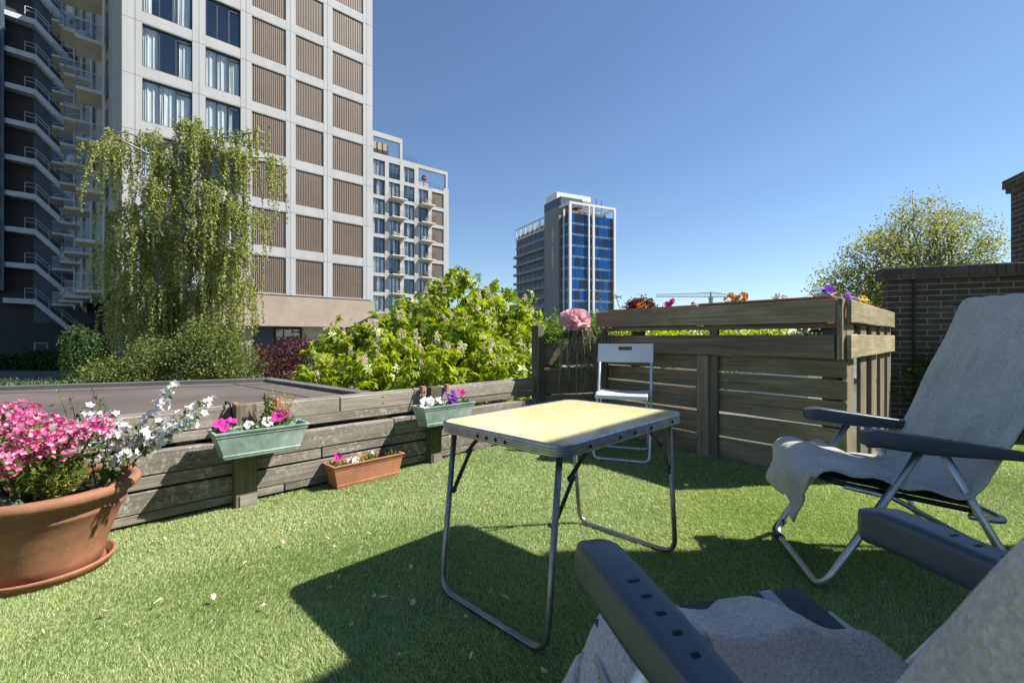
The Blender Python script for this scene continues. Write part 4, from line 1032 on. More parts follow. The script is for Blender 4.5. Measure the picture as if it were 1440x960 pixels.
# near chair: its back is beside the camera, it faces away
na = math.atan2(.97, -.24)-math.pi/2
NEAR = (.354, .717, 0)
recliner('reclining garden chair with navy slotted armrests in the foreground, under the thick taupe towel', NEAR, na, (.085, .38), (-.25, .315), (-.615, .985), hwid=.252, tip=.577, slope=.07)
def fold_near(sn, r, v, s):
    se = np.clip((.60-s)/.08, 0, 1); b = np.clip((s-.60)/.1, 0, 1)
    c = s-(.375+.06*(r-.05)); lee = np.where(c < 0, np.exp(-(c/.075)**2), np.exp(-(c/.016)**2))
    k = se*(.024*lee*np.clip((r+.16)/.08, 0, 1)*np.clip((.17-r)/.12, .15, 1)-.022*np.clip(c/.05, 0, 1)+.006*np.sin(r*40+s*14)+.014*ridge(r, -.15+.2*(s-.2), .03)*np.clip((.30-s)*8, 0, 1)+.010*ridge(r, -.06-.3*(s-.2), .02)*np.clip((.30-s)*8, 0, 1))
    k = k+b*(.005*np.sin(r*30+sn*14)+.005*ridge(r, -.05, .03))
    return k+.012-.008*b-b*.030*ridge(v, 1, .07)
towel('bath_towel', 'thick taupe terry towel spread over the near reclining chair, covering its back and seat', NEAR, na,
      [(.14, .16), (.125, .28), (.108, .365), (.085, .392), (.03, .395), (-.08, .37), (-.17, .345), (-.22, .355), (-.275, .43), (-.385, .625), (-.46, .765), (-.575, .985)], M['towel_taupe'],
      lambda s: .208+.045*np.clip((.52-s)/.1, 0, 1), 
      lambda v: .045+.02*np.sin(v*20)+.245*np.clip((v-.24)/.10, 0, 1)+.16*np.clip((v-.62)/.36, 0, 1), fold_near, wrap=.30, sidehang=.10)
# ================================================================== PLANTS
def bark(name, a, b, sc=(6, 6, 1.5)):
    t = NT(name); t.set(.9, 0, .2, t.ramp(t.noise(t.coord(sc), 3, 6, .7), [(.35, a), (.65, b)])); t.bump(t.noise(t.coord(sc), 6, 4), .5, .02); return t.m
M['birch_bark'] = bark('birch_bark', (.10, .09, .08), (.55, .53, .50), (3, 3, 8))
M['pale_bark'] = bark('pale_olive_bark', (.13, .12, .09), (.26, .24, .18))
M['bark'] = bark('brown_bark', (.05, .04, .03), (.13, .105, .08))
M['stem'] = mat_plain('green_stem', (.10, .14, .04), .6, 0, .25, 20)
M['twig'] = mat_plain('brown_twig', (.13, .085, .05), .8, 0, .3, 20)
M['birch_leaf'] = mat_leaf('birch_leaf', [(.12, .155, .038), (.20, .24, .058), (.30, .335, .095), (.43, .44, .17), (.37, .36, .17)], .42, tcol=(1.35, 1.4, .75))
M['shrub_leaf'] = mat_leaf('olive_shrub_leaf', [(.055, .085, .02), (.10, .135, .032), (.17, .20, .055), (.25, .27, .09)], .35)
M['bush_leaf'] = mat_leaf('fresh_bush_leaf', [(.07, .125, .02), (.13, .205, .032), (.21, .28, .05)], .38)
M['chestnut_leaf'] = mat_leaf('chestnut_leaf', [(.11, .18, .014), (.22, .30, .020), (.34, .41, .028), (.46, .49, .05)], .45, .38, (1.5, 1.5, .5), spec=.4)
M['purple_leaf'] = mat_leaf('purple_leaf', [(.045, .014, .018), (.085, .028, .032), (.15, .05, .05), (.09, .04, .03)], .3, tcol=(1.6, .8, .8))
M['olive_leaf'] = mat_leaf('spring_olive_leaf', [(.14, .155, .042), (.24, .245, .07), (.34, .33, .105), (.29, .24, .095)], .4)
M['dark_leaf'] = mat_leaf('dark_hedge_leaf', [(.018, .045, .012), (.04, .075, .018), (.06, .10, .025)], .25)  # dark greens for hedge, rough grass and wall shrub
M['herb_leaf'] = mat_leaf('herb_leaf', [(.06, .115, .02), (.11, .18, .03), (.18, .25, .05)], .35)
M['heath_leaf'] = mat_leaf('heath_leaf', [(.12, .17, .03), (.22, .28, .05), (.32, .36, .09), (.20, .15, .07)], .35)
M['deep_leaf'] = mat_leaf('deep_green_leaf', [(.025, .06, .014), (.045, .09, .02), (.07, .12, .028)], .25)
M['dry_leaf'] = mat_leaf('dry_tendril', [(.10, .10, .06), (.20, .18, .12), (.30, .27, .20), (.07, .085, .05)], .25, tcol=(1.1, 1.1, .9))
def petal(name, cols, tr=.35, tc=(1.15, 1.0, 1.1)): return mat_leaf(name, cols, tr, .5, tc, .2)
M['pink'] = petal('azalea_pink_petal', [(.58, .04, .21), (.68, .09, .30), (.75, .20, .40), (.79, .38, .53), (.82, .62, .69)])
M['white_p'] = petal('white_petal', [(.72, .74, .78), (.80, .80, .80), (.78, .80, .70)], .3)
M['magenta'] = petal('magenta_petal', [(.48, .02, .25), (.62, .035, .33), (.70, .12, .42)])
M['purple'] = petal('purple_petal', [(.10, .015, .28), (.18, .03, .40), (.27, .06, .48)])
M['orange'] = petal('orange_petal', [(.70, .20, .015), (.80, .32, .03), (.72, .14, .02)])
M['yellow'] = petal('yellow_petal', [(.75, .50, .02), (.80, .62, .06)])
M['peony'] = petal('peony_pink_petal', [(.80, .32, .40), (.84, .48, .54), (.86, .64, .67), (.82, .40, .47)], .3)
M['cream'] = petal('chestnut_blossom', [(.74, .64, .50), (.80, .74, .64), (.68, .46, .38)], .3)

def rnd_dir(n, up=.0):
    d = rng.normal(size=(n, 3)); d[:, 2] += up; return unit(d)
def ell(n, c, r, shell=.55):
    """points in an ellipsoid, more of them towards its skin"""
    d = rnd_dir(n); k = (shell+(1-shell)*rng.random(n))[:, None]**.7
    return np.array(c)+d*k*np.array(r), d
def limb(mb, a, b, r0, r1, sag=.0, wob=.08, n=7, seg=6):
    a = Vector(a); b = Vector(b); L = (b-a).length; pts = []; rad = []
    for i in range(n+1):
        t = i/n; p = a.lerp(b, t)+Vector((random.uniform(-1, 1), random.uniform(-1, 1), random.uniform(-.5, .5)))*wob*L*.12*math.sin(math.pi*t)
        p.z += sag*L*math.sin(math.pi*t); pts.append(p); rad.append(r0+(r1-r0)*t)
    mb.tube(pts, rad, seg); return pts

# ---- weeping birch ------------------------------------------------
def birch():
    T = thing('weeping_birch_tree', 'tall weeping birch with long hanging green strands in front of the white tower', 'tree', (-11.9, 16, GZ))
    px = lambda u, v, Y: Vector(((u-720)/640*Y, Y, EYE-(v-474)*Y/640))-Vector((-11.9, 16, GZ))
    tk = MB(); base = Vector((0, 0, 0)); fork = px(262, 400, 16); topm = px(270, 240, 16)
    limb(tk, base, fork, .20, .14, 0, .6, 8, 10); limb(tk, fork, topm, .13, .05, 0, .8, 8, 8)
    tips = [(122, 205, 15.5), (150, 190, 16.2), (205, 190, 16.2), (222, 214, 15.4), (262, 168, 16), (280, 172, 16.4), (300, 182, 15.8), (346, 205, 15.6), (372, 186, 16.3), (388, 222, 16), (205, 255, 15), (250, 250, 17),
            (300, 262, 15), (340, 285, 16.8), (365, 300, 15.6), (150, 300, 16), (185, 320, 15.2), (225, 335, 16.8), (275, 325, 15.2), (312, 345, 16.6), (345, 352, 15.6), (135, 355, 15.6), (172, 385, 16.8), (210, 400, 15), (248, 395, 16.6), (290, 405, 15.2), (328, 400, 16.4), (358, 395, 15.4), (150, 425, 16), (190, 440, 15.4), (235, 445, 16.6)]
    P = []; D = []; S = MB()
    for (u, v, Y) in tips:
        tip = px(u, v, Y); h = min(.9, max(.15, .55+.25*(tip.z-fork.z)/6)); 
        start = base.lerp(fork, .75) if tip.z < fork.z+1 else fork.lerp(topm, min(1, (tip.z-fork.z)/(topm.z-fork.z)*.75))
        path = limb(tk, start, tip, .055, .016, .16, 1.0, 8, 5)
        dense = 27 if v < 260 else 40
        for k in range(dense):
            t = random.uniform(.45, 1.0); q = path[min(8, int(t*8))].lerp(path[min(8, int(t*8)+1)], random.random())
            q = q+Vector((random.gauss(0, .17), random.gauss(0, .28), random.gauss(0, .10)))
            L = random.uniform(.6, 2.6) if v < 300 else random.uniform(.7, 2.4)
            L = min(L, max(.3, q.z-.35)); dx, dy = random.gauss(0, .10), random.gauss(0, .10); n = int(L*50)
            pts = []
            for j in range(5):
                s = j/4; pts.append(q+Vector((dx*L*math.sin(s*1.6), dy*L*math.sin(s*1.6), .10*math.sin(s*3.1416)-L*s**1.15)))
            S.tube(pts, [.006, .005, .004, .003, .002], 3, caps=False)
            tt = np.linspace(.0, 1, n)+rng.normal(0, .02, n); tt = np.clip(tt, 0, 1)
            A = np.array([list(p) for p in pts]); base_s = np.linspace(0, 1, 5)
            C = np.stack([np.interp(tt, base_s, A[:, i]) for i in range(3)], 1)+rng.normal(0, .035, (n, 3))*(1.25-tt)[:, None]
            P.append(C); d = rng.normal(0, .55, (n, 3)); d[:, 2] -= .75; D.append(d)
    tk.build('trunk', M['birch_bark'], T, True); S.build('hanging_twigs', M['twig'], T)
    P = np.concatenate(P); D = np.concatenate(D); n = len(P)
    leaves('crown', P, D, rng.uniform(.06, .105, n), rng.uniform(.042, .07, n), M['birch_leaf'], T, .15)
birch()

def bush(name, label, cat, loc, lobes, n, L, W, mat, trunk=None, tmat=None, nlimb=7, droop=0.1, up=.25, clump=.16, group=None, per=12, leafname='crown'):
    """crown made of many leaf clumps spread through several lobes; limbs run to the lobes"""
    T = thing(name, label, cat, loc, 0, group)
    P = []; D = []; tk = MB()
    tot = sum(l[1][0]*l[1][1]*l[1][2] for l in lobes)
    for c, r in lobes:
        m = max(6, int(n/per*(r[0]*r[1]*r[2])/tot)); C, d = ell(m, c, r, .35)
        keep = rng.random(m) < .86; C = C[keep]; d = d[keep]; m = len(C)
        q = np.repeat(C, per, 0)+rng.normal(0, clump, (m*per, 3))*np.array([1, 1, .7]); P.append(q)
        dd = np.repeat(d, per, 0)*.5+rng.normal(0, .6, (m*per, 3)); dd[:, 2] += up; D.append(dd)
        if trunk:
            for k in range(max(1, int(nlimb))):
                j = rng.integers(m); limb(tk, Vector(trunk[0]).lerp(Vector(trunk[1]), random.uniform(.45, 1)), Vector(C[j]), trunk[2]*.38, trunk[2]*.07, .06, 1.2, 6, 5)
    if trunk:
        limb(tk, trunk[0], trunk[1], trunk[2], trunk[2]*.65, 0, .5, 5, 8); tk.build('trunk', tmat or M['bark'], T, True)
    P = np.concatenate(P); D = np.concatenate(D); m = len(P)
    leaves(leafname, P, D, rng.uniform(.7, 1.3, m)*L, rng.uniform(.7, 1.3, m)*W, mat, T, .2, droop=droop)
    return T
def W3(u, v, Y, o=(0, 0, 0)): return ((u-720)/640*Y-o[0], Y-o[1], EYE-(v-474)*Y/640-o[2])
def lobes_px(o, L): return [(W3(u, v, Y, o), (ru/640*Y, ry, rv/640*Y)) for (u, v, Y, ru, rv, ry) in L]
o = (-8.6, 14, GZ); bush('leafy_shrub', 'loose green shrub filling the foot of the weeping birch above the flat roof', 'shrub', o, lobes_px(o, [(300, 505, 14, 60, 42, .9), (345, 525, 13.6, 45, 28, .7), (255, 520, 14.3, 50, 30, .8), (295, 470, 14.2, 35, 25, .6)]), 15000, .085, .05, M['shrub_leaf'], ((0, 0, 0), (0, 0, .6), .06), nlimb=5)
o = (-10.8, 13.5, GZ); bush('round_shrub', 'small rounded shrub in shade at the left foot of the weeping birch', 'shrub', o, lobes_px(o, [(190, 525, 13.5, 45, 30, .7), (150, 535, 13.6, 38, 24, .6), (215, 500, 13.8, 30, 26, .5)]), 6500, .08, .045, M['shrub_leaf'], ((0, 0, 0), (0, 0, .5), .05), nlimb=4)
def small_weeper():
    loc = (-17.2, 18, GZ)
    T = thing('small_weeping_tree', 'small weeping tree with curtain of dark green strands at the left below the balconies', 'tree', loc)
    tk = MB(); top = Vector((.15, 0, 2.55)); limb(tk, (-.55, 0, 0), top, .06, .04, 0, .5, 6, 6)
    P = []; D = []
    for k in range(90):
        a = random.random()*6.283; rr = random.uniform(.05, .72); e = top+Vector((rr*math.cos(a), rr*math.sin(a), .35-.9*rr*rr+random.gauss(0, .12)))
        if k < 14: limb(tk, top, e, .02, .008, .15, .5, 5, 4)
        L = random.uniform(.5, 2.3); n = int(L*32); t = rng.random(n)
        P.append(np.array(e)+np.stack([rng.normal(0, .05, n), rng.normal(0, .05, n), -t*L], 1)); d = rng.normal(0, .5, (n, 3)); d[:, 2] -= .8; D.append(d)
    tk.build('trunk', M['bark'], T, True); P = np.concatenate(P); D = np.concatenate(D); n = len(P)
    leaves('crown', P, D, rng.uniform(.06, .11, n), rng.uniform(.035, .06, n), M['deep_leaf'], T, .15)
small_weeper()
def hedge():
    n = 26000; P = np.stack([rng.uniform(-40, -15, n), rng.uniform(33, 38, n), GZ+rng.uniform(0, 1, n)**.6*1.0], 1); P[:, 2] += .25*np.sin(P[:, 0]*.7)*np.sin(P[:, 1]*1.3)+.1
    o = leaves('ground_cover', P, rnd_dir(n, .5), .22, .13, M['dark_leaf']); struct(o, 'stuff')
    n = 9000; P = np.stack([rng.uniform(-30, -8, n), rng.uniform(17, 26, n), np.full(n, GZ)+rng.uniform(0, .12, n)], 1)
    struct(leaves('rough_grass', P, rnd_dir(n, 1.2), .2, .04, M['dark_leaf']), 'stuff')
hedge()
# ---- copper shrub, chestnut ---------------------------------------
o = (-6.1, 13, GZ); bush('purple_leaved_shrub', 'dark purple leaved shrub between the green shrub and the chestnut', 'shrub', o, lobes_px(o, [(395, 505, 13, 30, 26, .5), (425, 495, 13.3, 30, 22, .5), (405, 530, 12.8, 35, 22, .5), (470, 520, 13, 25, 22, .4), (455, 498, 13.4, 28, 14, .4)]), 3300, .085, .055, M['purple_leaf'], ((0, 0, 0), (0, 0, .8), .05), nlimb=6, clump=.12)
def chestnut():
    loc = (-1.0, 9.4, GZ)
    T = thing('horse_chestnut_tree', 'bright yellow green horse chestnut with cream blossom candles rising beyond the fence', 'tree', loc)
    L = [(455, 545, 7.6, 40, 45, .6), (480, 500, 8.6, 45, 42, .6), (520, 545, 7.2, 60, 45, .6), (545, 490, 8.6, 50, 55, .7), (600, 470, 9.0, 45, 60, .8), (640, 440, 9.4, 35, 45, .7), (600, 540, 7.4, 75, 55, .7), (680, 470, 9.2, 50, 62, .8), (725, 480, 9.4, 40, 60, .7), (690, 540, 7.8, 70, 55, .7), (655, 490, 8.4, 60, 60, .7), (745, 530, 8.8, 30, 50, .5), (560, 520, 8.0, 60, 50, .6)]
    lobes = lobes_px(loc, L); tk = MB(); root = Vector((.1, 0, 0)); fork = Vector((.05, -.2, 1.1)); limb(tk, root, fork, .15, .12, 0, .4, 4, 10)
    B = []; blossom_at = []
    for c, r in lobes:
        m = int(r[0]*r[1]*r[2]*420)+26; C, d = ell(m, c, r, .35)
        B.append((C, d)); cc = Vector(c); path = limb(tk, fork, cc, .05, .022, .12, 1.4, 7, 6)
        for k in range(7): j = rng.integers(m); limb(tk, path[random.randint(4, 7)], Vector(C[j]), .014, .005, .05, 1.2, 5, 4)
        o_ = np.argsort(-(C[:, 2]+d[:, 2]*.2-d[:, 1]*.35+rng.normal(0, .12, m)))[:9]
        blossom_at += [tuple(C[i]+np.array([0, -.05, .06])) for i in o_]
    for (u, v, Y) in ((640, 392, 9.4), (652, 402, 9.4), (632, 405, 9.3), (612, 408, 9.2), (585, 440, 9), (515, 462, 8.6), (462, 478, 8.6), (742, 425, 9.4), (700, 425, 9.4), (676, 410, 9.4), (560, 446, 8.8), (538, 454, 8.8), (690, 404, 9.4), (720, 412, 9.4), (664, 397, 9.4), (500, 470, 8.6), (476, 468, 8.6), (626, 397, 9.3), (648, 386, 9.4), (572, 430, 9)):
        c = np.array(W3(u, v, Y, loc)); B.append((c+rng.normal(0, .07, (6, 3)), rnd_dir(6, .8))); limb(tk, Vector(c)-Vector((random.uniform(-.1, .1), 0, .5)), Vector(c), .012, .006, 0, .5, 4, 4)
    tk.build('trunk', M['bark'], T, True)
    C = np.concatenate([b[0] for b in B]); d = np.concatenate([b[1] for b in B]); m = len(C)
    # a palmate leaf: five or six leaflets round one stalk end, hanging a little
    ax = unit(d*.7+rng.normal(0, .45, (m, 3))+np.array([0, -.1, .35])); P = []; D = []; N = []; LL = []
    u_ = unit(np.cross(ax, rng.normal(size=(m, 3)))); w_ = np.cross(ax, u_)
    for rep in range(3):
        off = rng.normal(0, .055, (m, 3)); a3 = unit(ax+rng.normal(0, .55, (m, 3)))
        u3 = unit(np.cross(a3, rng.normal(size=(m, 3)))); w3 = np.cross(a3, u3); sc = rng.uniform(.75, 1.25, m)
        for k in range(6):
            an = (k-2.5)*.85; dd = u3*math.cos(an)+w3*math.sin(an)+a3*.25; dd[:, 2] -= .45
            P.append(C+off); D.append(dd); N.append(a3); LL.append(sc*(.125-.012*abs(k-2.5)))
    P = np.concatenate(P); D = np.concatenate(D); N = np.concatenate(N); LL = np.concatenate(LL)
    leaves('crown', P, D, LL, LL*.42, M['chestnut_leaf'], T, .22, N, .12)
    # blossom candles: one shared mesh, each candle a part of its own
    n = 90; t = rng.random(n); a = rng.random(n)*6.283; rr = .030*(1-t*.75)
    Pb = np.stack([np.cos(a)*rr, np.sin(a)*rr, t*.17], 1); Db = np.stack([np.cos(a), np.sin(a), rng.normal(.3, .5, n)], 1)
    proto = leaves('blossom_candle', Pb, Db, .022, .019, M['cream'], T, .3)
    random.shuffle(blossom_at); blossom_at = blossom_at[:75]
    for i, p in enumerate(blossom_at):
        b = proto if i == 0 else proto.copy()
        if i: COL.objects.link(b); b.parent = T
        b.location = p; b.rotation_euler = (random.gauss(0, .25), random.gauss(0, .25), random.random()*6); s = random.uniform(.65, 1.1); b.scale = (s, s, s)
chestnut()
o = (1.6, 20, GZ); bush('leafy_tree', 'mid green leafy tree between the chestnut and the office tower, behind the peony', 'tree', o, lobes_px(o, [(775, 470, 20, 22, 26, .8), (750, 478, 20.5, 25, 25, .8), (790, 490, 19.5, 25, 25, .8), (845, 448, 21, 12, 8, .4), (838, 470, 20, 22, 20, .6)]), 6500, .14, .09, M['bush_leaf'], ((0, 0, 0), (.2, 0, 1.2), .1), nlimb=4, clump=.22)
o = (5.2, 12, GZ); bush('garden_shrub', 'sunlit yellow green shrub seen through the gap between the planter rails', 'shrub', o, lobes_px(o, [(900, 475, 12, 50, 22, .8), (970, 482, 12.4, 60, 22, .8), (1050, 478, 12, 55, 20, .8), (1000, 500, 11.5, 90, 22, .8)]), 9000, .10, .06, M['chestnut_leaf'], ((0, 0, 0), (0, 0, 1), .07), nlimb=4)
def outhouse():
    T = thing('garden_outbuilding', 'small pale outbuilding glimpsed through the planter gap beside the yellow green shrub', 'building', (9.2, 17, GZ), R(-20))
    b = MB(); b.box(-1.6, 1.6, 0, 3, 0, 2.35); b.build('wall', M['light_wall'], T); r = MB(); r.box(-1.8, 1.8, -.2, 3.2, 2.352, 2.5); r.build('roof', M['dark_clad'], T)
    w_ = MB(); w_.box(-1, 0, -.03, -.002, 1.2, 2.1); w_.build('window', M['win_frame'], T)
outhouse()
o = (14, 26, GZ); bush('spring_tree', 'large spreading olive green tree in young leaf rising behind the brick wall', 'tree', o, lobes_px(o, [(1290, 335, 26, 60, 45, 1.6), (1290, 290, 26, 34, 22, 1.0), (1345, 345, 26.5, 55, 45, 1.6), (1375, 365, 26, 32, 40, 1.2), (1235, 365, 25.5, 55, 38, 1.5), (1200, 400, 25.5, 50, 32, 1.3), (1250, 335, 26, 30, 22, 1.0), (1165, 388, 25.5, 24, 14, .8), (1170, 425, 25, 40, 28, 1.2), (1260, 410, 25, 60, 40, 1.5), (1320, 400, 26, 60, 40, 1.5), (1215, 350, 25.5, 22, 16, .7), (1330, 312, 26.4, 38, 20, 1.0)]), 27000, .125, .085, M['olive_leaf'], ((9.2, 0, 0), (8.6, 0, 3.6), .24), M['pale_bark'], nlimb=9, clump=.27, per=9)
o = (25, 90, GZ); bush('copper_beech', 'dark red copper beech crown far off just above the planter', 'tree', o, lobes_px(o, [(902, 429, 90, 14, 8, 2), (892, 432, 90, 8, 7, 2), (913, 433, 90, 8, 6, 1.5)]), 2600, .5, .35, M['purple_leaf'], ((.7, 0, 0), (.7, 0, 4), .4), nlimb=2, clump=.5)
def far_trees():
    spots = [(690, 120), (760, 130), (850, 120), (940, 150), (1010, 140), (1080, 150), (1150, 130), (640, 120), (1230, 140), (560, 110), (1320, 150), (1420, 140)]
    for i, (u, Y) in enumerate(spots):
        h = 3.5+(i*37 % 5)*.5; x = (u-720)/640*Y
        bush('far_tree', 'far off rounded green tree low on the horizon', 'tree', (x, Y, GZ), [((0, 0, h), (5.5, 3, 2.2)), ((3, 0, h-.8), (4, 3, 1.8)), ((-3.4, 0, h-.6), (4, 3, 1.9))], 900, .8, .55, M['deep_leaf'], ((0, 0, 0), (0, 0, h), .3), nlimb=1, clump=.6, group='far trees along the horizon')
far_trees()
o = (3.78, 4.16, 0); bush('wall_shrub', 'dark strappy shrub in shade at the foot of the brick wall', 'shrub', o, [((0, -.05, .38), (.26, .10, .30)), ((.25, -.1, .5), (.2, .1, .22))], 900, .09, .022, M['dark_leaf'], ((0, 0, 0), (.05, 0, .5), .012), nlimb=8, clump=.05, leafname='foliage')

# ------------------------------------------------------------------ flowers
def disc_flower(c, nrm, r, k=5, cup=.25):
    """petals of one open flower: returns base points, directions, lengths"""
    nrm = np.array(nrm, float); nrm /= np.linalg.norm(nrm); u = np.cross(nrm, [.3, .5, .8]); u /= np.linalg.norm(u); w_ = np.cross(nrm, u)
    a = np.arange(k)*2*np.pi/k+random.random(); D = np.cos(a)[:, None]*u+np.sin(a)[:, None]*w_+nrm*cup
    return np.repeat(np.array(c)[None], k, 0)+nrm*.001, D, np.full(k, r), np.repeat(nrm[None], k, 0)
def flower_part(name, items, mat, parent, wr=.85, fold=.10):
    P, D, L, N = (np.concatenate(x) for x in zip(*items)); return leaves(name, P, D, L*1.05, L*wr, mat, parent, fold, N)
def petunia(parent, c, r, mat, nrm=(0, -.5, .8), name='flower', eye=None):
    """funnel flower: a wavy five-lobed disc with a throat"""
    q = MB(); nrm = Vector(nrm).normalized(); u = nrm.orthogonal().normalized(); w_ = nrm.cross(u); c = Vector(c); ph = random.random()*6
    def f(i, j):
        a = j*6.28318; rr = i*r*(1+.10*math.cos(5*a+ph)+.05*math.sin(11*a)*i); h = -.55*r*(1-i)**2+.10*r*math.sin(5*a+ph+1)*i+.06*r*math.sin(9*a)*i
        return c+u*math.cos(a)*rr+w_*math.sin(a)*rr+nrm*h
    q.grid(f, 5, 30); return q.build(name, mat, parent, True)
def tuft(parent, c, n, spread, L, W, mat, up=.8, name='leaves'):
    C = np.array(c)+rng.normal(0, 1, (n, 3))*np.array([spread, spread*.7, spread*.35]); C[:, 2] = np.maximum(C[:, 2], c[2]-.005)
    return leaves(name, C, rnd_dir(n, up), rng.uniform(.7, 1.3, n)*L, rng.uniform(.7, 1.3, n)*W, mat, parent, .2)
def box_plant(box_loc, rz, dx, dy, dz, name, label, cat, fl, mat, fr, nleaf=26, spread=.022, L=.032, group=None, leafmat=None, height=.04, big=True):
    ca, sa = math.cos(rz), math.sin(rz)
    loc = (box_loc[0]+dx*ca-dy*sa, box_loc[1]+dx*sa+dy*ca, box_loc[2]+dz)
    T = thing(name, label, cat, loc, rz, group)
    tuft(T, (0, 0, .008), nleaf, spread, L, L*.42, leafmat or M['herb_leaf'])
    s = MB()
    for (x, y, z) in fl:
        s.tube([(x*.2, y*.2, 0), (x*.7, y*.7, z*.6), (x, y, z-.004)], .0016, 4)
        petunia(T, (x, y, z), fr*random.uniform(.85, 1.12), mat, (random.gauss(0, .35), -.75+random.gauss(0, .3), .6))
    s.build('stems', M['stem'], T)
    return T
BA, BB = fpt(.545, -.168, .285), fpt(1.655, -.168, .285); zt = .105
box_plant(BA, FA, -.150, .0, zt, 'petunia_plant', 'magenta petunia at the left end of the nearer green window box', 'flower', [(-.025, -.005, .055), (.0, .02, .05), (.03, .01, .062), (-.01, -.02, .04)], M['magenta'], .026)
box_plant(BA, FA, -.045, -.01, zt, 'pansy_plant', 'pale cream pansy left of the middle in the nearer green window box', 'flower', [(-.01, 0, .035), (.02, .01, .03)], M['white_p'], .022)
box_plant(BA, FA, .03, .0, zt, 'pansy_plant', 'white pansy right beside the magenta bloom in the nearer green window box', 'flower', [(.0, -.01, .04), (.02, .005, .034)], M['white_p'], .026)
box_plant(BA, FA, .085, .0, zt, 'petunia_plant', 'magenta petunia right of the middle in the nearer green window box', 'flower', [(-.01, -.01, .062), (.022, .01, .070)], M['magenta'], .030)
box_plant(BB, FA, -.125, .0, zt, 'petunia_plant', 'white petunia at the left end of the farther green window box', 'flower', [(-.03, 0, .045), (.01, -.01, .055), (-.005, .02, .05), (.025, .01, .035), (-.035, -.02, .03)], M['white_p'], .028)
box_plant(BB, FA, -.035, .0, zt, 'pansy_plant', 'white pansy in the middle of the farther green window box', 'flower', [(-.01, 0, .045), (.015, .01, .04)], M['white_p'], .024)
box_plant(BB, FA, .06, .0, zt, 'petunia_plant', 'deep purple petunia in the farther green window box', 'flower', [(-.03, 0, .075), (.0, -.015, .06), (.015, 0, .085), (.005, -.03, .035)], M['purple'], .027, 40, .03)
box_plant(BB, FA, .14, .0, zt, 'petunia_plant', 'single magenta petunia at the right end of the farther green window box', 'flower', [(0, 0, .085), (.018, .01, .078)], M['magenta'], .028, 40, .03)
TL = fpt(1.128, -.105, 0)
box_plant(TL, FA, -.165, 0, .112, 'pansy_plant', 'magenta pansy at the left end of the terracotta trough', 'flower', [(-.01, 0, .05), (.008, .01, .058)], M['magenta'], .020)
box_plant(TL, FA, -.07, 0, .112, 'pansy_plant', 'low white pansy left of the middle in the terracotta trough', 'flower', [(-.02, 0, .022), (.015, .005, .022), (0, -.02, .018)], M['white_p'], .022, 12)
box_plant(TL, FA, .04, 0, .112, 'pansy_plant', 'leafy seedling with tiny white bloom in the middle of the terracotta trough', 'flower', [(.01, 0, .045)], M['white_p'], .010, 46, .024)
box_plant(TL, FA, .16, 0, .112, 'pansy_plant', 'small green seedling at the right end of the terracotta trough', 'flower', [], M['white_p'], .01, 30, .02)
def airy_weed():
    loc = fpt(.655, -.15, .39); T = thing('feathery_weed', 'tall feathery yellow weed with airy seed heads in the nearer green window box', 'plant', loc, FA)
    s = MB(); P = []; D = []
    for k in range(26):
        a = random.random()*6.28; h = random.uniform(.08, .19); ex = Vector((math.cos(a)*h*.42, math.sin(a)*h*.3, h)); s.tube([(0, 0, 0), ex*.5+Vector((0, 0, .02)), ex], .0009, 3)
        for j in range(7): b = ex*random.uniform(.45, 1); e = b+Vector((random.gauss(0, .018), random.gauss(0, .018), random.uniform(0, .025))); s.tube([b, e], .0005, 3); P.append(list(e)); D.append([random.gauss(0, 1), random.gauss(0, 1), 1])
    s.build('stems', mat_plain('straw_stem', (.32, .27, .10), .7), T); leaves('seed_heads', np.array(P), np.array(D), .008, .005, M['yellow'], T)
    tuft(T, (.02, 0, .02), 60, .028, .028, .008, M['herb_leaf'])
    T2 = thing('upright_weed', 'upright bright green leafy shoot in the nearer green window box', 'plant', fpt(.575, -.15, .39), FA); s = MB(); s.tube([(0, 0, 0), (.004, 0, .08), (.0, 0, .15)], .002, 5); s.build('stems', M['stem'], T2)
    n = 34; z = rng.uniform(.03, .15, n); leaves('leaves', np.stack([rng.normal(0, .004, n), rng.normal(0, .004, n), z], 1), rnd_dir(n, .9), .042, .011, M['herb_leaf'], T2)
airy_weed()

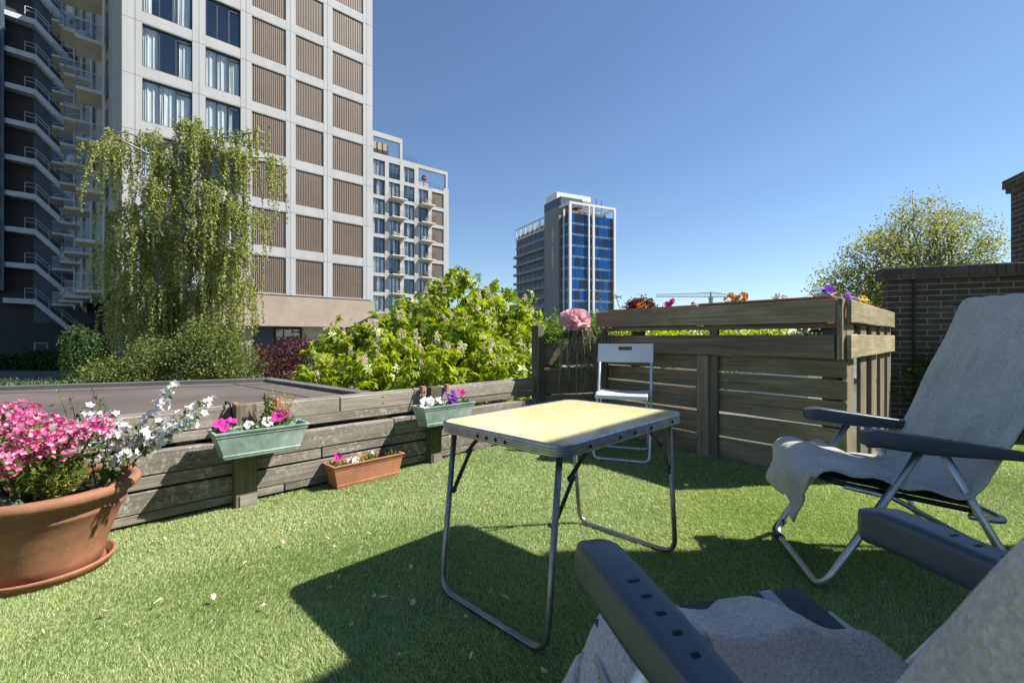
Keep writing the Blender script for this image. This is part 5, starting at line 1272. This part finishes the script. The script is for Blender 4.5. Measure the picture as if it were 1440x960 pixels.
# ---- the big pot --------------------------------------------------
PC = np.array([-1.70, 1.655, .285])
def pot_plants():
    T = thing('azalea_plant', 'bright pink azalea with clustered blooms on woody stems in the big flower pot', 'flower', tuple(PC+np.array([-.06, 0, 0])), 0)
    o = PC+np.array([-.06, 0, 0])
    heads = [((22, 585), 1.50, .062), ((62, 600), 1.58, .060), ((50, 620), 1.5, .05), ((82, 605), 1.66, .055), ((100, 613), 1.56, .058), ((85, 628), 1.50, .052), ((136, 602), 1.56, .048), ((5, 650), 1.42, .055), ((22, 640), 1.45, .042), ((-15, 610), 1.5, .06), ((58, 634), 1.5, .036), ((40, 592), 1.7, .05), ((-40, 590), 1.55, .06), ((-30, 640), 1.45, .05), ((4, 585), 1.66, .05), ((-70, 600), 1.6, .06), ((30, 605), 1.45, .05), ((12, 620), 1.6, .045)]
    s = MB(); P = []; D = []; lp = []
    for (u, v), Y, r in heads:
        c = np.array(W3(u, v, Y))-o
        s.tube([(c[0]*.25+random.gauss(0, .02), c[1]*.3, 0), (c[0]*.7, c[1]*.7, c[2]*.5), tuple(c)], [.005, .004, .003], 5)
        it = []
        for k in range(44):
            d = rnd_dir(1, .25)[0]; p = c+d*r*random.uniform(.6, 1)*np.array([1, 1, .85]); it.append(disc_flower(p, d, random.uniform(.011, .017), 5, .65))
        flower_part('bloom', it, M['pink'], T, .8, .12)
        lp.append(c+rng.normal(0, .03, (16, 3))-np.array([0, 0, .045]))
    s.build('stems', M['twig'], T); lp = np.concatenate(lp); leaves('leaves', lp, rnd_dir(len(lp), .4), .04, .014, M['herb_leaf'], T)
    n = 150; C = np.stack([rng.uniform(-.14, .12, n), rng.uniform(-.1, .16, n), rng.uniform(.0, .09, n)], 1); leaves('under_leaves', C, rnd_dir(n, .6), .05, .02, M['deep_leaf'], T)
    # heath-like green shrublet in front
    o = PC+np.array([.11, -.10, .01]); T = thing('heather_plant', 'fine leaved green shrublet at the front of the big flower pot below the pink blooms', 'plant', tuple(o), 0); s = MB(); P = []; D = []
    for k in range(210):
        a = random.random()*6.283; rr = random.random()**.5; h = random.uniform(.11, .20)*(1-.35*rr); e = Vector((rr*.125*math.cos(a), rr*.085*math.sin(a), h)); b = Vector((e.x*.45, e.y*.45, 0)); s.tube([b, b.lerp(e, .5)+Vector((0, 0, .012)), e], .0009, 3)
        m = 22; t = rng.uniform(.25, 1, m)[:, None]; P.append(np.array(b)+(np.array(e)-np.array(b))*t+rng.normal(0, .005, (m, 3))); d = rng.normal(0, .7, (m, 3))+np.array(e-b)*8; D.append(d)
    s.build('stems', M['twig'], T); P = np.concatenate(P); D = np.concatenate(D); leaves('leaves', P, D, rng.uniform(.011, .020, len(P)), .0042, M['heath_leaf'], T)
    # white flowering branches arching to the right
    o = PC+np.array([.15, .05, 0]); T = thing('white_campanula', 'white flowering plant with long arching sprays leaning out of the big flower pot', 'flower', tuple(o), 0); s = MB(); it = []; lp = []
    tips = [((250, 540), 1.72), ((300, 560), 1.72), ((292, 578), 1.66), ((165, 575), 1.75), ((175, 600), 1.7), ((118, 570), 1.7), ((185, 635), 1.62), ((135, 580), 1.8), ((160, 590), 1.66), ((205, 610), 1.68), ((232, 590), 1.7), ((265, 595), 1.7)]
    for (u, v), Y in tips:
        e = Vector(np.array(W3(u, v, Y))-o); b = Vector((random.gauss(0, .02), random.gauss(0, .03), 0)); mid = b.lerp(e, .55)+Vector((-.01, 0, .035)); pts = [b*(1-t)**2+mid*2*t*(1-t)+e*t*t for t in [i/8 for i in range(9)]]
        s.tube(pts, [.0026-.0002*i for i in range(9)], 5)
        L = (e-b).length; m = int(8+L*62)
        for k in range(m):
            t = random.uniform(.30, 1)**.8; i = min(7, int(t*8)); p = np.array(pts[i].lerp(pts[i+1], t*8-i))
            d = rnd_dir(1, .35)[0]; q = p+d*random.uniform(.008, .028); s.tube([tuple(p), tuple(q)], .0007, 3, caps=False); it.append(disc_flower(q, d+np.array([0, -.3, .2]), random.uniform(.011, .017), 5, .35))
        flower_part('flower_spray', it, M['white_p'], T, .85, .08); it = []
        m = int(10+L*50); ii = rng.integers(1, 8, m); lp.append(np.array([list(pts[i]) for i in ii])+rng.normal(0, .008, (m, 3)))
    s.build('stems', M['stem'], T)
    lp = np.concatenate(lp); leaves('leaves', lp, rnd_dir(len(lp), .3), .024, .013, M['herb_leaf'], T)
    T = thing('leafy_shoot', 'thin bare shoots with a few fresh leaf tips rising behind the pink blooms', 'plant', tuple(PC+np.array([.0, .12, 0])), 0); s = MB(); P = []
    for (u, v) in ((82, 550), (100, 560), (132, 548), (142, 560), (150, 570)):
        e = Vector(np.array(W3(u, v, 1.8))-PC-np.array([0, .12, 0])); s.tube([(0, 0, 0), e*.5+Vector((.02, 0, .02)), e], .0013, 4); P.append(np.array(e)-np.array([0, 0, 1])*rng.uniform(0, .05, (9, 1))+rng.normal(0, .004, (9, 3)))
    s.build('stems', M['twig'], T); P = np.concatenate(P); leaves('leaves', P, rnd_dir(len(P), 1.2), .022, .006, M['herb_leaf'], T)
pot_plants()

# ---- peony and dried tendrils on the plank screen ------------------
def peony():
    c = Vector((.535, 3.89, 1.0)); r = .135
    T = thing('peony_flower', 'large ruffled pink peony bloom standing above the plank screen', 'flower', tuple(c), 0); sizes = [(0, .98, 18, .0), (1, .92, 18, .3), (2, .84, 16, .55), (3, .74, 10, .8)]
    for ring, k, n, up in sizes:
        for j in range(n):
            a = 6.283*j/n+ring*.4+random.gauss(0, .1); el = random.gauss((-.25, .25, .7, 1.1)[ring], .25); d = Vector((math.cos(a)*math.cos(el), math.sin(a)*math.cos(el), math.sin(el)))
            t_ = Vector((-math.sin(a), math.cos(a), 0)); nn = d.cross(t_); ph = random.random()*6; w_ = r*random.uniform(.5, .75)
            q = MB(); q.grid(lambda i, jj: d*(r*k*(.25+.75*i))+t_*((jj-.5)*w_*(.35+.9*math.sin(min(1, i*1.1)*1.9)))+nn*(-.22*r*math.sin(i*2.4)-(jj-.5)**2*w_*.8+.05*r*math.sin(jj*15+ph)*i)+Vector((0, -.05*r, 0)), 5, 6)
            q.build('petal', M['peony'], T, True)
    s = MB(); s.tube([(0, 0, -.05), (.01, .02, -.12), (.0, .05, -.30)], .005, 6); s.build('stem', M['stem'], T)
    T = thing('dried_trailing_plant', 'tangle of dry grey green trailing stems hanging over the plank screen under the peony', 'plant', (.58, 3.91, .86), 0); s = MB(); P = []; D = []
    for k in range(130):
        x = random.gauss(.02, .085); L = random.uniform(.08, .26) if random.random() < .75 else random.uniform(.28, .5); y = -.03+random.gauss(0, .03); top = Vector((x*.6, y+.03, random.uniform(-.03, .06))); a = Vector((x, y-.03, top.z+.02)); e = Vector((x*1.15+random.gauss(0, .03), y-.035, top.z-L)); pts = [top, a, a.lerp(e, .5)+Vector((random.gauss(0, .015), -.01, 0)), e]
        s.tube(smooth_path(pts, .06, 3), random.uniform(.0015, .0032), 4, caps=False)
        m = int(L*50); t = rng.random((m, 1)); P.append(np.array(a)+(np.array(e)-np.array(a))*t+rng.normal(0, .012, (m, 3))); dd = rng.normal(0, .6, (m, 3)); dd[:, 2] -= .5; D.append(dd)
    s.build('stems', M['dry_tendril'], T); P = np.concatenate(P); D = np.concatenate(D); leaves('leaves', P, D, rng.uniform(.02, .045, len(P)), .008, M['dry_leaf'], T)
    tuft(T, (-.1, -.02, .0), 130, .05, .05, .013, M['deep_leaf'], .1, 'green_leaves'); tuft(T, (.10, .0, .02), 110, .04, .05, .014, M['bush_leaf'], .3, 'light_leaves')
M['dry_tendril'] = mat_plain('dry_stem', (.26, .24, .17), .85, 0, .4, 20)
peony()

# ---- troughs and flowers on top of the wooden planter ---------------
PA = math.atan2(-.787, .617)
def ppt(x, y, z): return (.793+.617*x+.787*y, 4.07-.787*x+.617*y, z)
SA = math.atan2(.99, -.112)+PA
def spt(s, y, z):
    bx, by = .793+.617*1.838, 4.07-.787*1.838; return (bx+math.cos(SA)*s-math.sin(SA)*y, by+math.sin(SA)*s+math.cos(SA)*y, z)
M['trough_brown'] = terracotta('brown_plastic_trough', (.33, .16, .10), .3)
trough('planter_trough', 'brown trough of flowers on the far half of the wooden planter front', ppt(.52, .045, .931), PA, .80, .14, .155, M['trough_brown'], .85, .014, 'flower troughs on the wooden planter', 'trough')
trough('planter_trough', 'brown trough of flowers on the near half of the wooden planter front', ppt(1.36, .045, .931), PA, .82, .14, .162, M['trough_brown'], .85, .014, 'flower troughs on the wooden planter', 'trough')
trough('planter_trough', 'brown trough of pansies along the sunny side of the wooden planter', spt(1.15, .125, .901), SA, 1.7, .15, .17, M['trough_brown'], .85, .014, 'flower troughs on the wooden planter', 'trough')
def head(u, s=0): return u
pz = 1.065
def top_plant(loc, rz, label, mat, fl, fr, name='marigold_plant', nleaf=22, lm=None):
    return box_plant(loc, rz, 0, 0, 0, name, label, 'flower', fl, mat, fr, nleaf, .026, .034, None, lm)
top_plant(ppt(.40, .045, pz), PA, 'orange flower cluster on the far half of the planter front', M['orange'], [(-.03, 0, .055), (.0, .01, .075), (.03, -.01, .05), (.015, .02, .085), (-.015, -.01, .035), (.045, 0, .03)], .022)
top_plant(ppt(.66, .045, pz), PA, 'magenta flower on the planter front between the two orange clusters', M['magenta'], [(-.02, 0, .05), (.02, .01, .06), (0, -.01, .045), (.0, .02, .07)], .030, 'petunia_plant', 8)
top_plant(ppt(.86, .045, pz+.005), PA, 'tiny pink flower at the left end of the nearer planter trough', M['magenta'], [(0, 0, .035), (.02, 0, .03)], .014, 'petunia_plant', 6)
top_plant(ppt(1.17, .045, pz+.012), PA, 'wide orange and yellow flower clump above the middle of the planter front', M['orange'], [(-.06, 0, .05), (-.03, .01, .07), (.0, 0, .045), (.05, .01, .075), (.075, 0, .06), (.03, -.01, .05), (.065, .02, .04)], .022, nleaf=60)
top_plant(ppt(1.46, .045, pz+.01), PA, 'loose white flowers on the planter front right of the orange clump', M['white_p'], [(-.035, 0, .03), (-.01, 0, .045), (.015, .01, .035), (.035, 0, .025), (0, 0, .02)], .020, 'pansy_plant', 8)
top_plant(ppt(1.70, .05, pz+.01), PA, 'white pansies at the near corner of the wooden planter', M['white_p'], [(-.04, 0, .03), (-.01, .01, .035), (.02, 0, .04), (.045, .01, .03)], .024, 'pansy_plant', 14)
top_plant(spt(.12, .12, pz+.02), SA, 'purple pansies at the corner end of the planter side', M['purple'], [(-.04, 0, .045), (0, .01, .05), (.04, 0, .035), (.02, -.02, .05), (-.02, -.02, .06)], .028, 'pansy_plant', 18)
top_plant(spt(.62, .08, pz+.025), SA, 'purple pansies in the middle of the planter side', M['purple'], [(-.08, 0, .035), (-.04, 0, .045), (.0, .01, .04), (.04, 0, .045), (.08, 0, .035), (.02, -.02, .03)], .030, 'pansy_plant', 20)
top_plant(spt(1.15, .08, pz+.03), SA, 'yellow pansies with tall leaves on the planter side', M['yellow'], [(-.09, 0, .03), (-.05, 0, .04), (-.02, 0, .03), (.03, 0, .025), (.06, -.01, .035), (-.07, -.02, .05)], .026, 'pansy_plant', 60)
top_plant(spt(1.52, .08, pz+.02), SA, 'single violet pansy at the far end of the planter side', M['magenta'], [(0, 0, .03), (.03, 0, .025)], .026, 'pansy_plant', 10)
def stalk(x, z0, lab, tip):
    T = thing('seed_stalk', lab, 'plant', ppt(x, .02, z0), 0); s = MB(); s.tube([(0, 0, 0), (-.03, 0, .07), (-.05, 0, .15)], .003, 5); s.build('stem', M['twig'], T); tuft(T, (-.045, 0, .135), 12, .012, .04, .012, tip, .4, 'dry_head')
stalk(.02, 1.06, 'brown dry seed stalk at the left end of the planter rail', M['twig']); stalk(.22, 1.06, 'short dark dry stalk near the left end of the planter rail', M['dark_leaf'])
# ------------------------------------------------------------------ fallen petals on the turf
def petals():
    m = petal('dry_petal', [(.62, .50, .36), (.78, .70, .58), (.66, .50, .38), (.82, .78, .70)], .2)
    px = [(478, 822), (512, 850), (561, 832), (540, 849), (526, 850), (580, 857), (655, 876), (662, 814), (561, 935), (663, 936), (765, 955), (494, 889), (424, 734), (457, 732), (430, 742), (462, 764), (470, 777), (520, 757), (545, 709), (513, 711), (575, 725), (603, 710), (648, 738), (497, 798), (463, 838), (578, 806), (222, 764), (233, 765), (272, 745), (320, 797), (372, 860), (222, 857), (318, 880), (575, 640), (612, 690), (650, 680), (690, 665), (920, 716), (925, 720), (982, 775), (989, 776), (1016, 764), (905, 700), (280, 790), (345, 800), (400, 770), (150, 870), (60, 900), (1242, 830), (300, 850), (690, 840), (710, 850)]
    meshes = []
    for k in range(4):
        q = MB(); L, Wd = (.016, .011) if k < 3 else (.026, .006); ph = k*1.7
        q.grid(lambda i, j: ((i-.5)*L, (j-.5)*Wd*(.35+math.sin(i*3.0+.07)), .004*math.sin(i*3+ph)+.004*(j-.5)**2*4+.001*math.sin(j*9+i*5)), 6, 4); o = q.build('fallen_petal', m, None, True); meshes.append(o)
    labs = 'small curled pale dry petal lying loose on the green turf'
    for i, (u, v) in enumerate(px):
        o = meshes[i] if i < 4 else meshes[i % 4].copy()
        if i >= 4: COL.objects.link(o)
        Y = 544/(v-474); o.location = ((u-720)/640*Y, Y, .020+.006*random.random()); o.rotation_euler = (random.gauss(0, .35), random.gauss(0, .35), random.random()*6.28); s = random.uniform(.65, 1.2); o.scale = (s, s, s)
        tag(o, labs, 'petal', 'fallen petals on the turf')
petals()
